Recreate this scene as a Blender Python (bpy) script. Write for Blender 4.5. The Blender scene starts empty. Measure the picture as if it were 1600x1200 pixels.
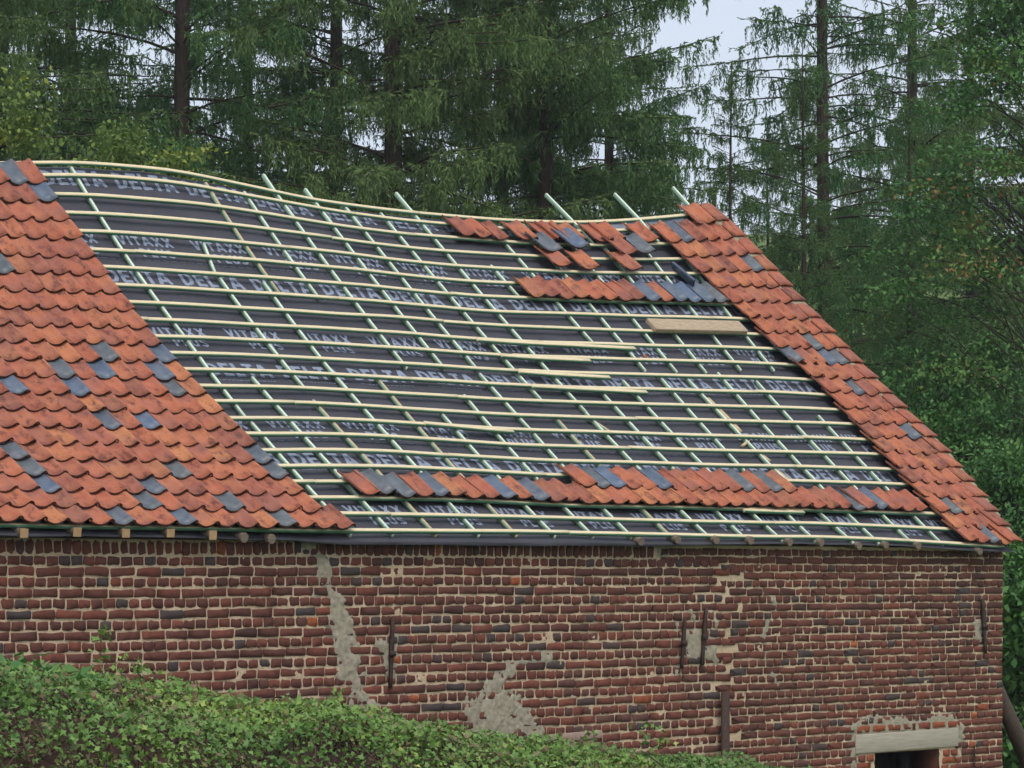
import bpy, math, random
import numpy as np
from mathutils import Matrix, Vector

# ------------------------------------------------------------------ camera, sky, sun, exposure
SC = bpy.context.scene
COL = SC.collection
F = 4100.0                      # focal length in pixels of the 1600 px wide photograph
TH = math.radians(41.2)         # angle between the view axis and the normal of the long brick wall
D, H, HOR = 15.27, 3.3, 900.0   # camera: metres in front of the wall plane (y = 0), height, horizon row
ST, CT = math.sin(TH), math.cos(TH)

cd = bpy.data.cameras.new('camera')
cam = bpy.data.objects.new('camera', cd); COL.objects.link(cam)
cam.location = (0, -D, H)
cam.rotation_euler = (math.radians(90), 0, -TH)
cd.sensor_width = 36.0
cd.lens = F / 1600 * 36
cd.shift_y = 300 / 1600
cd.clip_start = 0.1; cd.clip_end = 2000
SC.camera = cam

SUN_EL, SUN_AZ = math.radians(56), math.radians(205)     # azimuth measured clockwise from +y
W = bpy.data.worlds.new('World'); SC.world = W; W.use_nodes = True
nt = W.node_tree; nt.nodes.clear()
wo = nt.nodes.new('ShaderNodeOutputWorld'); bg = nt.nodes.new('ShaderNodeBackground')
sky = nt.nodes.new('ShaderNodeTexSky'); sky.sky_type = 'NISHITA'; sky.sun_disc = False
sky.sun_elevation = SUN_EL; sky.sun_rotation = SUN_AZ; sky.dust_density = 4.0; sky.air_density = 1.2
mx = nt.nodes.new('ShaderNodeMix'); mx.data_type = 'RGBA'
mx.inputs[0].default_value = 0.82
mx.inputs[7].default_value = (6.4, 7.15, 8.3, 1)          # the even cloud layer over the blue
nt.links.new(sky.outputs[0], mx.inputs[6]); nt.links.new(mx.outputs[2], bg.inputs[0])
bg.inputs[1].default_value = 0.10
nt.links.new(bg.outputs[0], wo.inputs[0])

sl = bpy.data.lights.new('sun', 'SUN'); sl.energy = 1.5; sl.angle = math.radians(35); sl.color = (1.0, 0.97, 0.92)
so = bpy.data.objects.new('sun', sl); COL.objects.link(so)
sd = Vector((math.sin(SUN_AZ) * math.cos(SUN_EL), math.cos(SUN_AZ) * math.cos(SUN_EL), math.sin(SUN_EL)))
so.rotation_euler = sd.to_track_quat('Z', 'Y').to_euler(); so.location = sd * 60

SC.view_settings.view_transform = 'Standard'; SC.view_settings.look = 'None'
SC.view_settings.exposure = 0.33; SC.view_settings.gamma = 1.0; SC.view_settings.use_curve_mapping = False
SC.render.engine = 'CYCLES'
SC.cycles.use_denoising = True
SC.cycles.use_adaptive_sampling = True; SC.cycles.adaptive_threshold = 0.035
SC.cycles.max_bounces = 4; SC.cycles.diffuse_bounces = 2; SC.cycles.glossy_bounces = 2
SC.cycles.transmission_bounces = 3; SC.cycles.volume_bounces = 0; SC.cycles.transparent_max_bounces = 6

rng = np.random.default_rng(7)
random.seed(7)

# ------------------------------------------------------------------ helpers
def px_plane(px, py, y):
    """pixel of the photograph -> (x, z) on the upright plane y = const, parallel to the wall"""
    t = (px - 800) / F; Y = y + D
    X = Y * (ST + t * CT) / (CT - t * ST); dep = X * ST + Y * CT
    return X, H + (HOR - py) / F * dep

def mesh_np(name, V, faces, mats=None, tint=None, smooth=False, mat_idx=None):
    me = bpy.data.meshes.new(name)
    V = np.asarray(V, np.float32)
    if isinstance(faces, np.ndarray):
        n, k = faces.shape
        loops = faces.astype(np.int32).ravel(); starts = np.arange(n, dtype=np.int32) * k
    else:
        lens = np.array([len(f) for f in faces], np.int32); n = len(faces)
        loops = np.fromiter((i for f in faces for i in f), np.int32, lens.sum())
        starts = np.concatenate([[0], np.cumsum(lens)[:-1]]).astype(np.int32)
    me.vertices.add(len(V)); me.vertices.foreach_set('co', V.ravel())
    me.loops.add(len(loops)); me.loops.foreach_set('vertex_index', loops)
    me.polygons.add(n); me.polygons.foreach_set('loop_start', starts)
    if mat_idx is not None: me.polygons.foreach_set('material_index', np.asarray(mat_idx, np.int32))
    if smooth: me.polygons.foreach_set('use_smooth', np.ones(n, bool))
    me.update(calc_edges=True)
    if tint is not None:
        a = me.attributes.new('tint', 'FLOAT', 'FACE'); a.data.foreach_set('value', np.asarray(tint, np.float32))
    for m in (mats or []): me.materials.append(m)
    return me

def ob(name, me, parent=None, kind=None, label=None, cat=None, group=None, mat=None):
    o = bpy.data.objects.new(name, me); COL.objects.link(o)
    if parent is not None:
        o.parent = parent
        if 'base' in parent: o.matrix_parent_inverse = Matrix.Translation(-Vector(parent['base']))
    if kind: o['kind'] = kind
    if label: o['label'] = label
    if cat: o['category'] = cat
    if group: o['group'] = group
    if mat is not None: o.matrix_basis = mat
    return o

def empty(name, loc, label, cat, group=None, local=False):
    o = bpy.data.objects.new(name, None); COL.objects.link(o); o.location = loc
    o.empty_display_size = 0.2
    o['label'] = label; o['category'] = cat
    if group: o['group'] = group
    if not local: o['base'] = list(loc)
    return o

class MB:
    """collects boxes, tubes and polygons into one mesh"""
    def __init__(s): s.v = []; s.f = []; s.t = []; s.m = []
    def add(s, V, Fc, tint=0.5, m=0):
        b = len(s.v); s.v.extend([tuple(p) for p in V])
        for f in Fc: s.f.append(tuple(b + i for i in f)); s.t.append(tint); s.m.append(m)
    def box(s, c, ax, ay, az, tint=0.5, m=0):
        c, ax, ay, az = [np.asarray(k, float) for k in (c, ax, ay, az)]
        V = [c + i * ax + j * ay + k * az for i in (-1, 1) for j in (-1, 1) for k in (-1, 1)]
        s.add(V, [(0, 1, 3, 2), (4, 6, 7, 5), (0, 4, 5, 1), (2, 3, 7, 6), (0, 2, 6, 4), (1, 5, 7, 3)], tint, m)
    def tube(s, P, R, n=7, tint=0.5, m=0, cap=True):
        P = [np.asarray(p, float) for p in P]; V = []; k = len(P)
        for i, p in enumerate(P):
            d = P[min(i + 1, k - 1)] - P[max(i - 1, 0)]; d /= (np.linalg.norm(d) + 1e-9)
            a = np.cross(d, (0, 0, 1) if abs(d[2]) < .9 else (1, 0, 0)); a /= np.linalg.norm(a); b = np.cross(d, a)
            for j in range(n):
                q = 2 * math.pi * j / n; V.append(p + R[i] * (math.cos(q) * a + math.sin(q) * b))
        Fc = [(i * n + j, i * n + (j + 1) % n, (i + 1) * n + (j + 1) % n, (i + 1) * n + j) for i in range(k - 1) for j in range(n)]
        if cap: Fc += [tuple(range(n))[::-1], tuple((k - 1) * n + j for j in range(n))]
        s.add(V, Fc, tint, m)
    def mesh(s, name, mats, smooth=False):
        return mesh_np(name, np.array(s.v), s.f, mats, s.t, smooth, s.m)

def vnoise(x, y, seed=0, f=1.0):
    """smooth value noise in -1..1 on arrays"""
    x = np.asarray(x, float) * f; y = np.asarray(y, float) * f
    xi = np.floor(x).astype(np.int64); yi = np.floor(y).astype(np.int64)
    def h(a, b):
        n = (a * 374761393 + b * 668265263 + seed * 974634777) & 0x7fffffff
        n = ((n ^ (n >> 13)) * 1274126177) & 0x7fffffff
        return ((n ^ (n >> 16)) & 0xffff) / 32767.5 - 1
    fx = x - xi; fy = y - yi; fx = fx * fx * (3 - 2 * fx); fy = fy * fy * (3 - 2 * fy)
    a = h(xi, yi) * (1 - fx) + h(xi + 1, yi) * fx; b = h(xi, yi + 1) * (1 - fx) + h(xi + 1, yi + 1) * fx
    return a * (1 - fy) + b * fy

# ------------------------------------------------------------------ materials
class NT:
    def __init__(s, name):
        s.mat = bpy.data.materials.new(name); s.mat.use_nodes = True
        s.n = s.mat.node_tree.nodes; s.l = s.mat.node_tree.links
        s.b = s.n['Principled BSDF']; s.out = s.n['Material Output']
    def node(s, t, **kw):
        k = s.n.new(t)
        for a, v in kw.items(): setattr(k, a, v)
        return k
    def link(s, a, b): s.l.new(a, b)
    def setin(s, sock, v):
        if isinstance(v, bpy.types.NodeSocket): s.l.new(v, sock)
        else: sock.default_value = v
    def coord(s, which='Object', scale=(1, 1, 1), rand=False):
        tc = s.node('ShaderNodeTexCoord'); mp = s.node('ShaderNodeMapping'); mp.inputs['Scale'].default_value = scale
        s.link(tc.outputs[which], mp.inputs['Vector'])
        if rand:
            oi = s.node('ShaderNodeObjectInfo'); m = s.node('ShaderNodeVectorMath', operation='SCALE')
            m.inputs[0].default_value = (37, 91, 53); s.link(oi.outputs['Random'], m.inputs['Scale'])
            s.link(m.outputs[0], mp.inputs['Location'])
        return mp.outputs[0]
    def noise(s, vec, scale, detail=4, rough=0.55):
        k = s.node('ShaderNodeTexNoise'); s.link(vec, k.inputs['Vector'])
        k.inputs['Scale'].default_value = scale; k.inputs['Detail'].default_value = detail; k.inputs['Roughness'].default_value = rough
        return k.outputs['Fac']
    def ramp(s, fac, stops, interp='LINEAR'):
        k = s.node('ShaderNodeValToRGB'); k.color_ramp.interpolation = interp
        e = k.color_ramp.elements
        while len(e) < len(stops): e.new(0.5)
        for i, (p, c) in enumerate(stops):
            e[i].position = p; e[i].color = (*c, 1) if len(c) == 3 else c
        s.link(fac, k.inputs[0]); return k.outputs[0]
    def mix(s, fac, a, b, blend='MIX'):
        k = s.node('ShaderNodeMix', data_type='RGBA', blend_type=blend)
        s.setin(k.inputs[0], fac)
        for i, v in ((6, a), (7, b)):
            if isinstance(v, tuple): k.inputs[i].default_value = (*v, 1) if len(v) == 3 else v
            else: s.link(v, k.inputs[i])
        return k.outputs[2]
    def attr(s, name, typ='GEOMETRY'):
        k = s.node('ShaderNodeAttribute', attribute_name=name, attribute_type=typ); return k.outputs['Fac']
    def rand(s): return s.node('ShaderNodeObjectInfo').outputs['Random']
    def bump(s, h, strength=0.3, dist=0.01):
        k = s.node('ShaderNodeBump'); k.inputs['Strength'].default_value = strength; k.inputs['Distance'].default_value = dist
        s.link(h, k.inputs['Height']); s.link(k.outputs[0], s.b.inputs['Normal'])
    def fin(s, col, rough=0.8, spec=0.3):
        s.setin(s.b.inputs['Base Color'], (*col, 1) if isinstance(col, tuple) else col)
        s.setin(s.b.inputs['Roughness'], rough); s.b.inputs['Specular IOR Level'].default_value = spec
        return s.mat

def m_simple(name, c1, c2, scale=8, rough=0.8, spec=0.3, stretch=(1, 1, 1), bump=0.2, rand=True, bdist=0.004):
    k = NT(name); v = k.coord('Object', stretch, rand)
    n = k.noise(v, scale, 5, 0.6)
    k.bump(n, bump, bdist)
    return k.fin(k.ramp(n, [(0.3, c1), (0.7, c2)]), rough, spec)

def m_tile():
    k = NT('terracotta_tile'); v = k.coord('Object', (1, 1, 1), True)
    base = k.ramp(k.rand(), [(0.0, (0.31, 0.082, 0.05)), (0.15, (0.41, 0.122, 0.066)), (0.3, (0.44, 0.15, 0.074)), (0.42, (0.255, 0.078, 0.058)), (0.55, (0.42, 0.12, 0.068)), (0.68, (0.49, 0.19, 0.082)), (0.8, (0.20, 0.07, 0.056)), (0.9, (0.42, 0.12, 0.063)), (1.0, (0.38, 0.12, 0.082))])
    n1 = k.noise(v, 14, 6, 0.65); n2 = k.noise(v, 70, 4, 0.6)
    n3 = k.noise(k.coord('Object', (2.2, 0.9, 1), True), 7, 6, 0.72); n4 = k.noise(k.coord('Object', (1, 1, 1), True), 4, 3, 0.5)
    c = k.mix(k.ramp(n1, [(0.35, (0, 0, 0)), (0.75, (0.55, 0.55, 0.55))]), base, (0.55, 0.235, 0.13))
    c = k.mix(k.ramp(n3, [(0.51, (0, 0, 0)), (0.66, (0.9, 0.9, 0.9))]), c, (0.10, 0.042, 0.04))
    c = k.mix(k.ramp(n4, [(0.5, (0, 0, 0)), (0.7, (0.75, 0.75, 0.75))]), c, (0.30, 0.12, 0.095))
    c = k.mix(k.ramp(n2, [(0.58, (0, 0, 0)), (0.72, (0.6, 0.6, 0.6))]), c, (0.13, 0.07, 0.06))
    n5 = k.noise(k.coord('Object', (1, 1, 1), True), 28, 6, 0.75)
    c = k.mix(k.ramp(n5, [(0.56, (0, 0, 0)), (0.70, (0.7, 0.7, 0.7))]), c, (0.12, 0.058, 0.05))
    c = k.mix(k.ramp(n5, [(0.24, (0.55, 0.55, 0.55)), (0.36, (0, 0, 0))]), c, (0.52, 0.30, 0.20))
    k.bump(n5, 0.5, 0.006)
    return k.fin(c, 0.85, 0.18)

def m_dark_tile():
    k = NT('blue_grey_tile'); v = k.coord('Object', (1, 1, 1), True)
    base = k.ramp(k.rand(), [(0.0, (0.07, 0.10, 0.155)), (0.2, (0.085, 0.125, 0.20)), (0.38, (0.075, 0.088, 0.10)), (0.6, (0.095, 0.10, 0.10)), (0.72, (0.065, 0.095, 0.15)), (1.0, (0.085, 0.09, 0.095))])
    n1 = k.noise(v, 12, 5, 0.6); n2 = k.noise(v, 60, 4, 0.6)
    c = k.mix(k.ramp(n1, [(0.4, (0, 0, 0)), (0.8, (0.7, 0.7, 0.7))]), base, (0.19, 0.20, 0.215))
    c = k.mix(k.ramp(n2, [(0.62, (0, 0, 0)), (0.8, (0.5, 0.5, 0.5))]), c, (0.13, 0.075, 0.055))
    k.bump(n2, 0.25, 0.003)
    return k.fin(c, 0.42, 0.5)

BRICK_RAMP = [(0.0, (0.075, 0.034, 0.027)), (0.22, (0.118, 0.044, 0.033)), (0.5, (0.162, 0.055, 0.038)), (0.68, (0.215, 0.066, 0.042)),
              (0.78, (0.11, 0.055, 0.044)), (0.84, (0.068, 0.055, 0.052)), (0.905, (0.08, 0.058, 0.053)), (0.93, (0.22, 0.06, 0.036)), (0.965, (0.36, 0.095, 0.035)), (1.0, (0.40, 0.12, 0.045))]
def m_brick(name, typ):
    k = NT(name)
    t = k.attr('tint', typ)
    base = k.ramp(t, BRICK_RAMP)
    v = k.coord('Object', (1, 1, 1), typ == 'OBJECT')
    n1 = k.noise(v, 26, 5, 0.65); n2 = k.noise(v, 110, 4, 0.6)
    c = k.mix(k.ramp(n1, [(0.42, (0, 0, 0)), (0.75, (0.7, 0.7, 0.7))]), base, (0.055, 0.033, 0.03))
    c = k.mix(k.ramp(n2, [(0.55, (0, 0, 0)), (0.78, (0.45, 0.45, 0.45))]), c, (0.20, 0.10, 0.075))
    k.bump(n2, 0.5, 0.006)
    return k.fin(c, 0.85, 0.2)

def m_mortar():
    k = NT('lime_mortar'); v = k.coord('Object')
    n1 = k.noise(v, 3.0, 5, 0.6); n2 = k.noise(v, 55, 5, 0.65)
    c = k.ramp(n1, [(0.3, (0.50, 0.37, 0.24)), (0.6, (0.64, 0.49, 0.33)), (0.8, (0.51, 0.395, 0.27))])
    c = k.mix(k.ramp(n2, [(0.45, (0, 0, 0)), (0.75, (0.6, 0.6, 0.6))]), c, (0.20, 0.135, 0.09))
    k.bump(n2, 0.5, 0.006)
    return k.fin(c, 0.92, 0.1)

def m_tint(name, stops, rough=0.7, spec=0.25, nscale=3.0, transl=0.0, two=None, other=None):
    k = NT(name); c = k.ramp(k.attr('tint'), stops)
    n = k.noise(k.coord('Object'), nscale, 3, 0.5)
    c = k.mix(k.ramp(n, [(0.35, (0, 0, 0)), (0.7, (0.5, 0.5, 0.5))]), c, two or stops[-1][1])
    if other: c = k.mix(k.ramp(k.rand(), [(0.1, (0, 0, 0)), (1.0, (0.55, 0.55, 0.55))]), c, other)
    m = k.fin(c, rough, spec)
    if transl:
        tr = k.node('ShaderNodeBsdfTranslucent'); k.link(c, tr.inputs[0])
        ms = k.node('ShaderNodeMixShader'); ms.inputs[0].default_value = transl
        k.link(k.b.outputs[0], ms.inputs[1]); k.link(tr.outputs[0], ms.inputs[2]); k.link(ms.outputs[0], k.out.inputs[0])
    return m

M_TILE, M_DARK = m_tile(), m_dark_tile()
M_EDGE = m_simple('shaded_dirty_tile_edge', (0.045, 0.024, 0.02), (0.11, 0.05, 0.038), 40, 0.9, 0.1)  # lower tile ends: shade painted into the colour, along with dirt
M_BRICK_O, M_BRICK_G = m_brick('old_brick_single', 'OBJECT'), m_brick('old_brick', 'GEOMETRY')
M_MORTAR = m_mortar()
M_CEMENT = m_simple('cement_render', (0.25, 0.215, 0.155), (0.43, 0.38, 0.285), 26, 0.92, 0.1, bump=0.5, bdist=0.006)
M_CREAM = m_simple('sawn_softwood', (0.60, 0.46, 0.26), (0.84, 0.73, 0.50), 14, 0.7, 0.25, (0.6, 14, 14), 0.2, bdist=0.002)
M_GREEN = m_simple('green_treated_wood', (0.085, 0.20, 0.115), (0.16, 0.32, 0.20), 9, 0.75, 0.25, (0.6, 10, 10), 0.2, bdist=0.002)
M_MINT = m_simple('pale_green_wood', (0.60, 0.70, 0.55), (0.77, 0.82, 0.66), 9, 0.7, 0.25, (6, 6, 6), 0.2, bdist=0.002)
M_GREEN2 = m_simple('light_green_wood', (0.22, 0.35, 0.24), (0.36, 0.49, 0.35), 9, 0.75, 0.25, (6, 6, 6), 0.2, bdist=0.002)
M_TAN = m_simple('raw_pine', (0.50, 0.36, 0.21), (0.66, 0.52, 0.32), 10, 0.75, 0.25, (4, 4, 4), 0.2, bdist=0.002)
M_PRINT = m_simple('grey_print', (0.21, 0.24, 0.32), (0.30, 0.335, 0.43), 20, 0.6, 0.3, bump=0.0)
M_OLDWOOD = m_simple('weathered_timber', (0.13, 0.095, 0.07), (0.26, 0.20, 0.15), 12, 0.85, 0.2, (1, 6, 6), 0.4)
M_PROP = m_simple('dark_stained_timber', (0.05, 0.036, 0.03), (0.10, 0.07, 0.055), 10, 0.85, 0.2, (6, 6, 1), 0.4)
M_CUTWOOD = m_simple('cut_timber_end', (0.38, 0.23, 0.11), (0.52, 0.34, 0.18), 14, 0.8, 0.2, bump=0.2)
M_PLANK = m_simple('dirty_plank', (0.33, 0.235, 0.15), (0.50, 0.385, 0.27), 9, 0.8, 0.2, (1.5, 8, 8), 0.3)
M_IRON = m_simple('rusted_iron', (0.035, 0.022, 0.018), (0.075, 0.042, 0.03), 30, 0.8, 0.3, bump=0.4)
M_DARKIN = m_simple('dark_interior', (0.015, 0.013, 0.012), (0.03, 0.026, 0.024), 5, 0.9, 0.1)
M_LINTEL = m_simple('pale_stone', (0.33, 0.29, 0.225), (0.46, 0.41, 0.33), 12, 0.9, 0.15, (0.4, 6, 6), 0.3)
M_PINK = m_simple('pinkish_stone', (0.30, 0.19, 0.15), (0.42, 0.30, 0.25), 14, 0.9, 0.15, (0.6, 6, 6), 0.3)
M_BARK = m_simple('spruce_bark', (0.035, 0.027, 0.022), (0.085, 0.065, 0.05), 9, 0.9, 0.1, (5, 5, 1), 0.6, bdist=0.02)
M_SHEET = m_simple('clear_plastic', (0.10, 0.11, 0.14), (0.30, 0.33, 0.38), 6, 0.25, 0.5, bump=0.4, bdist=0.01)
M_VERGE = m_simple('verge_mortar', (0.30, 0.245, 0.165), (0.43, 0.36, 0.255), 25, 0.92, 0.1, bump=0.6, bdist=0.006)
def m_membrane():
    k = NT('dark_roof_membrane')
    n = k.noise(k.coord('Object', (0.5, 22, 22)), 3.0, 4, 0.6); n2 = k.noise(k.coord('Object'), 2.2, 4, 0.6)
    c = k.ramp(n2, [(0.3, (0.052, 0.050, 0.062)), (0.7, (0.076, 0.073, 0.088))])
    k.bump(n, 0.35, 0.012)
    return k.fin(c, 0.65, 0.2)
M_MEMB = m_membrane()
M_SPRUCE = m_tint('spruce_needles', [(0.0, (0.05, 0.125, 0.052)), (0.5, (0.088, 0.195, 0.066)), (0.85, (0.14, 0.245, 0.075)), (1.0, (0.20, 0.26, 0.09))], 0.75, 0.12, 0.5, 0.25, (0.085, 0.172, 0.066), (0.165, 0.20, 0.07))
M_LEAF_DARK = m_tint('maple_leaves', [(0.0, (0.055, 0.15, 0.045)), (0.5, (0.11, 0.25, 0.062)), (0.82, (0.19, 0.32, 0.08)), (0.93, (0.22, 0.17, 0.05)), (1.0, (0.34, 0.16, 0.06))], 0.6, 0.2, 0.5, 0.2, (0.045, 0.10, 0.035))
M_LEAF_YEL = m_tint('yellow_green_leaves', [(0.0, (0.08, 0.14, 0.035)), (0.5, (0.19, 0.26, 0.055)), (1.0, (0.42, 0.42, 0.07))], 0.6, 0.2, 1.0, 0.25, (0.13, 0.20, 0.05))
M_LEAF_FRESH = m_tint('fresh_leaves', [(0.0, (0.045, 0.13, 0.03)), (0.5, (0.085, 0.21, 0.045)), (1.0, (0.16, 0.30, 0.07))], 0.5, 0.3, 1.0, 0.22, (0.09, 0.20, 0.05))
M_HEDGE = m_tint('hedge_leaves', [(0.0, (0.06, 0.13, 0.028)), (0.45, (0.145, 0.26, 0.048)), (0.8, (0.26, 0.36, 0.07)), (0.93, (0.40, 0.42, 0.09)), (1.0, (0.19, 0.105, 0.065))], 0.5, 0.35, 2.0, 0.12, (0.13, 0.24, 0.06))
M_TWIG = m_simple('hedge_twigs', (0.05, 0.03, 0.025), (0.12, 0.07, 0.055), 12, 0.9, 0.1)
def m_ground():
    k = NT('grass_ground'); v = k.coord('Object')
    n = k.noise(v, 0.15, 5, 0.6); n2 = k.noise(v, 6, 5, 0.65)
    c = k.ramp(n, [(0.35, (0.08, 0.13, 0.035)), (0.6, (0.13, 0.175, 0.05)), (0.75, (0.19, 0.21, 0.065))])
    c = k.mix(k.ramp(n2, [(0.4, (0, 0, 0)), (0.7, (0.5, 0.5, 0.5))]), c, (0.06, 0.11, 0.03))
    k.bump(n2, 0.6, 0.05); return k.fin(c, 0.9, 0.1)
M_GROUND = m_ground()

# ------------------------------------------------------------------ ground, rising to a meadow behind the trees
def ground_z(x, y):
    r = np.hypot(x - 14, y); b = np.clip((x * ST + (y + D) * CT - 68) / 95, 0, 1)
    return 24 * b * b * (3 - 2 * b) + 0.12 * vnoise(x, y, 3, 0.2) * np.clip((r - 12) / 20, 0, 1)
gx = np.concatenate([np.linspace(-320, -30, 30), np.linspace(-20, 70, 60), np.linspace(80, 420, 35)])
gy = np.concatenate([np.linspace(-200, -30, 18), np.linspace(-24, 70, 60), np.linspace(78, 420, 40)])
GX, GY = np.meshgrid(gx, gy, indexing='ij'); nx_, ny_ = GX.shape
V = np.stack([GX, GY, ground_z(GX, GY)], -1).reshape(-1, 3)
ii, jj = np.meshgrid(np.arange(nx_ - 1), np.arange(ny_ - 1), indexing='ij'); a = (ii * ny_ + jj).ravel()
ob('ground', mesh_np('ground', V, np.stack([a, a + ny_, a + ny_ + 1, a + 1], 1), [M_GROUND], smooth=True), kind='structure')

# ------------------------------------------------------------------ the sagging roof surface (top of the battens)
YE, YR = -0.10, 3.80
NR = 22
def vrow(r): return (NR - r) / 21.65 if r >= 1 else 1 - (1 - 21 / 21.65) * r
ROWS = {0: [(-200,256),(0,254),(60,253),(120,252),(180,256),(250,262),(300,270),(340,279),(400,291),(450,302),(500,312),(560,320.5),(600,326),(660,332),(720,338),(800,344),(880,347),(940,346),(1000,342),(1060,337),(1090,334),(1130,330)],
7: [(-200,436),(0,438),(120,441),(240,446),(390,456),(450,459),(540,466),(581,468),(672,477),(766,485),(860,488),(1000,493),(1080,494),(1130,496),(1300,503)],
15: [(-200,645),(0,648),(200,650),(360,652),(454,651.5),(547,654),(660,661),(800,670),(860,672),(1060,678),(1190,681),(1321,684),(1450,690)],
22: [(-200,815),(0,818),(250,822),(544,827.5),(660,829),(817,830),(940,832),(1040,834),(1197,838),(1285,838),(1390,842),(1488,848),(1600,855)]}
US = np.linspace(6.0, 20.0, 113)
KV, KZ = [], []
for i in (22, 15, 7, 0):
    v = vrow(i); y = YE + (YR - YE) * v
    p = np.array([px_plane(a_, b_, y) for a_, b_ in ROWS[i]])
    z = np.interp(US, p[:, 0], p[:, 1]); kk = np.exp(-np.linspace(-2, 2, 9) ** 2); kk /= kk.sum()
    KV.append(v); KZ.append(np.convolve(np.pad(z, 4, 'edge'), kk, 'valid'))
def Sz(u, v):
    z = 0.0
    vc = np.clip(v, -0.02, 1.0)
    for k in range(4):
        w = 1.0
        for j in range(4):
            if j != k: w = w * (vc - KV[j]) / (KV[k] - KV[j])
        z = z + w * np.interp(u, US, KZ[k])
    return z + (v - vc) * np.where(np.asarray(v) < 0.5, 2.6, 3.6)
def S(u, v): return np.array([u, YE + (YR - YE) * v, float(Sz(u, v))])
def frame(u, v):
    """orthonormal frame of the roof at (u, v): along the eave, up the slope, outwards"""
    e = 0.02
    tu = S(u + 0.12, v) - S(u - 0.12, v); tv = S(u, v + e) - S(u, v - e)
    tu /= np.linalg.norm(tu); n = np.cross(tu, tv); n /= np.linalg.norm(n); tv = np.cross(n, tu)
    return tu, tv, n
def uv_px(px, py):
    lo, hi = -0.3, 1.35
    for _ in range(40):
        m = (lo + hi) / 2; X, z = px_plane(px, py, YE + (YR - YE) * m)
        if Sz(X, m) > z: hi = m
        else: lo = m
    m = (lo + hi) / 2; return px_plane(px, py, YE + (YR - YE) * m)[0], m
SLOPE = 5.30                                  # metres from eave to ridge along the slope
def vm(d): return d / SLOPE                   # metres along the slope -> v
def off(u, v, h):
    tu, tv, n = frame(u, v); return S(u, v) + n * h
XG = 19.53                                    # the gable end
def XV(r): return np.interp(r, [0, 2, 4, 8, 12, 14, 16, 18.5, 22.3], [19.43, 19.58, 19.67, 19.735, 19.76, 19.785, 19.775, 19.67, 19.47])   # the bulging right edge
def XVv(v): return XV(NR - np.asarray(v) * 21.65)
X0 = 7.0                                      # left end, outside the picture

# ------------------------------------------------------------------ barn
barn = empty('barn', (13.2, 2.0, 0), 'old brick barn with sagging half tiled roof under repair', 'barn')
MEMB_D = 0.068
def memb_h(u, v):
    lift = 0.030 * np.clip((0.05 - v) / 0.06, 0, 1) * np.clip((u - 14.6) / 1.2, 0.35, 1)
    w = vnoise(u, v * 5.3, 11, 2.3) * 0.008 + vnoise(u * 0.4, v * 5.3, 12, 7.0) * 0.005
    return -MEMB_D + w + lift
def mp(u, v, h=0.0): return off(u, v, float(memb_h(u, v)) + h)

# roof deck: a closed shell of boards with the back slope behind the ridge
nu, nv = 60, 14
UU = np.linspace(X0, XG - 0.03, nu); VV = np.linspace(0.035, 1.0, nv)
P = np.array([[off(X0 + (float(XVv(v)) - 0.09 - X0) * (u - X0) / (XG - 0.03 - X0), v, -0.10) for v in VV] for u in UU])
back = []
for i, u in enumerate(UU):
    r = P[i, -1]; back.append([r + np.array([0, t * 3.9, -t * 3.5]) for t in np.linspace(0.01, 1.0, 6)])
P2 = np.concatenate([P, np.array(back)], 1); nvv = P2.shape[1]
low = P2 - np.array([0, 0, 0.05])
Vd = np.concatenate([P2.reshape(-1, 3), low.reshape(-1, 3)]); nP = nu * nvv
fs = []
for i in range(nu - 1):
    for j in range(nvv - 1):
        q = i * nvv + j; fs.append((q, q + nvv, q + nvv + 1, q + 1)); fs.append((nP + q, nP + q + 1, nP + q + nvv + 1, nP + q + nvv))
for i in range(nu - 1):
    for j in (0, nvv - 1): q = i * nvv + j; fs.append((q, nP + q, nP + q + nvv, q + nvv))
for j in range(nvv - 1):
    for i in (0, nu - 1): q = i * nvv + j; fs.append((q, q + 1, nP + q + 1, nP + q))
roof = ob('roof', mesh_np('roof', Vd, fs, [M_OLDWOOD]), barn)

# membrane with its hanging lower edge
us = np.linspace(X0, XG - 0.06, 260); vs = np.linspace(-0.010, 1.0, 110)
us2 = X0 + (XVv(vs)[None, :] - 0.07 - X0) * ((us - X0) / (us[-1] - X0))[:, None]; Z = Sz(us2, vs[None, :]); Pm = np.stack([us2, np.broadcast_to(YE + (YR - YE) * vs[None, :], Z.shape), Z], -1)
du = np.gradient(Pm, axis=0); dv = np.gradient(Pm, axis=1); nn = np.cross(du, dv); nn /= np.linalg.norm(nn, axis=-1, keepdims=True)
hh = memb_h(us2, vs[None, :] + 0 * us[:, None])
Pm = Pm + nn * hh[..., None]
flap = np.interp(us, [7, 11.2, 11.7, 14.6, 15.6, 16.5, 20], [0.014, 0.016, 0.040, 0.036, 0.012, 0.004, 0.004]) + 0.006 * vnoise(us, us * 0, 5, 2.0)
edge = Pm[:, 0, :]
f1 = edge + np.stack([0 * us, -0.012 + 0 * us, -flap * 0.45], -1); f2 = edge + np.stack([0 * us, 0.006 * vnoise(us, us * 0, 8, 3.0), -flap], -1)
rid = Pm[:, -1, :]
o1 = rid + np.array([0, 0.06, 0.015]); o2 = rid + np.array([0, 0.3, -0.2])
Pm = np.concatenate([f2[:, None], f1[:, None], Pm, o1[:, None], o2[:, None]], 1); k_ = Pm.shape[1]
ii, jj = np.meshgrid(np.arange(len(us) - 1), np.arange(k_ - 1), indexing='ij'); a = (ii * k_ + jj).ravel()
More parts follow.
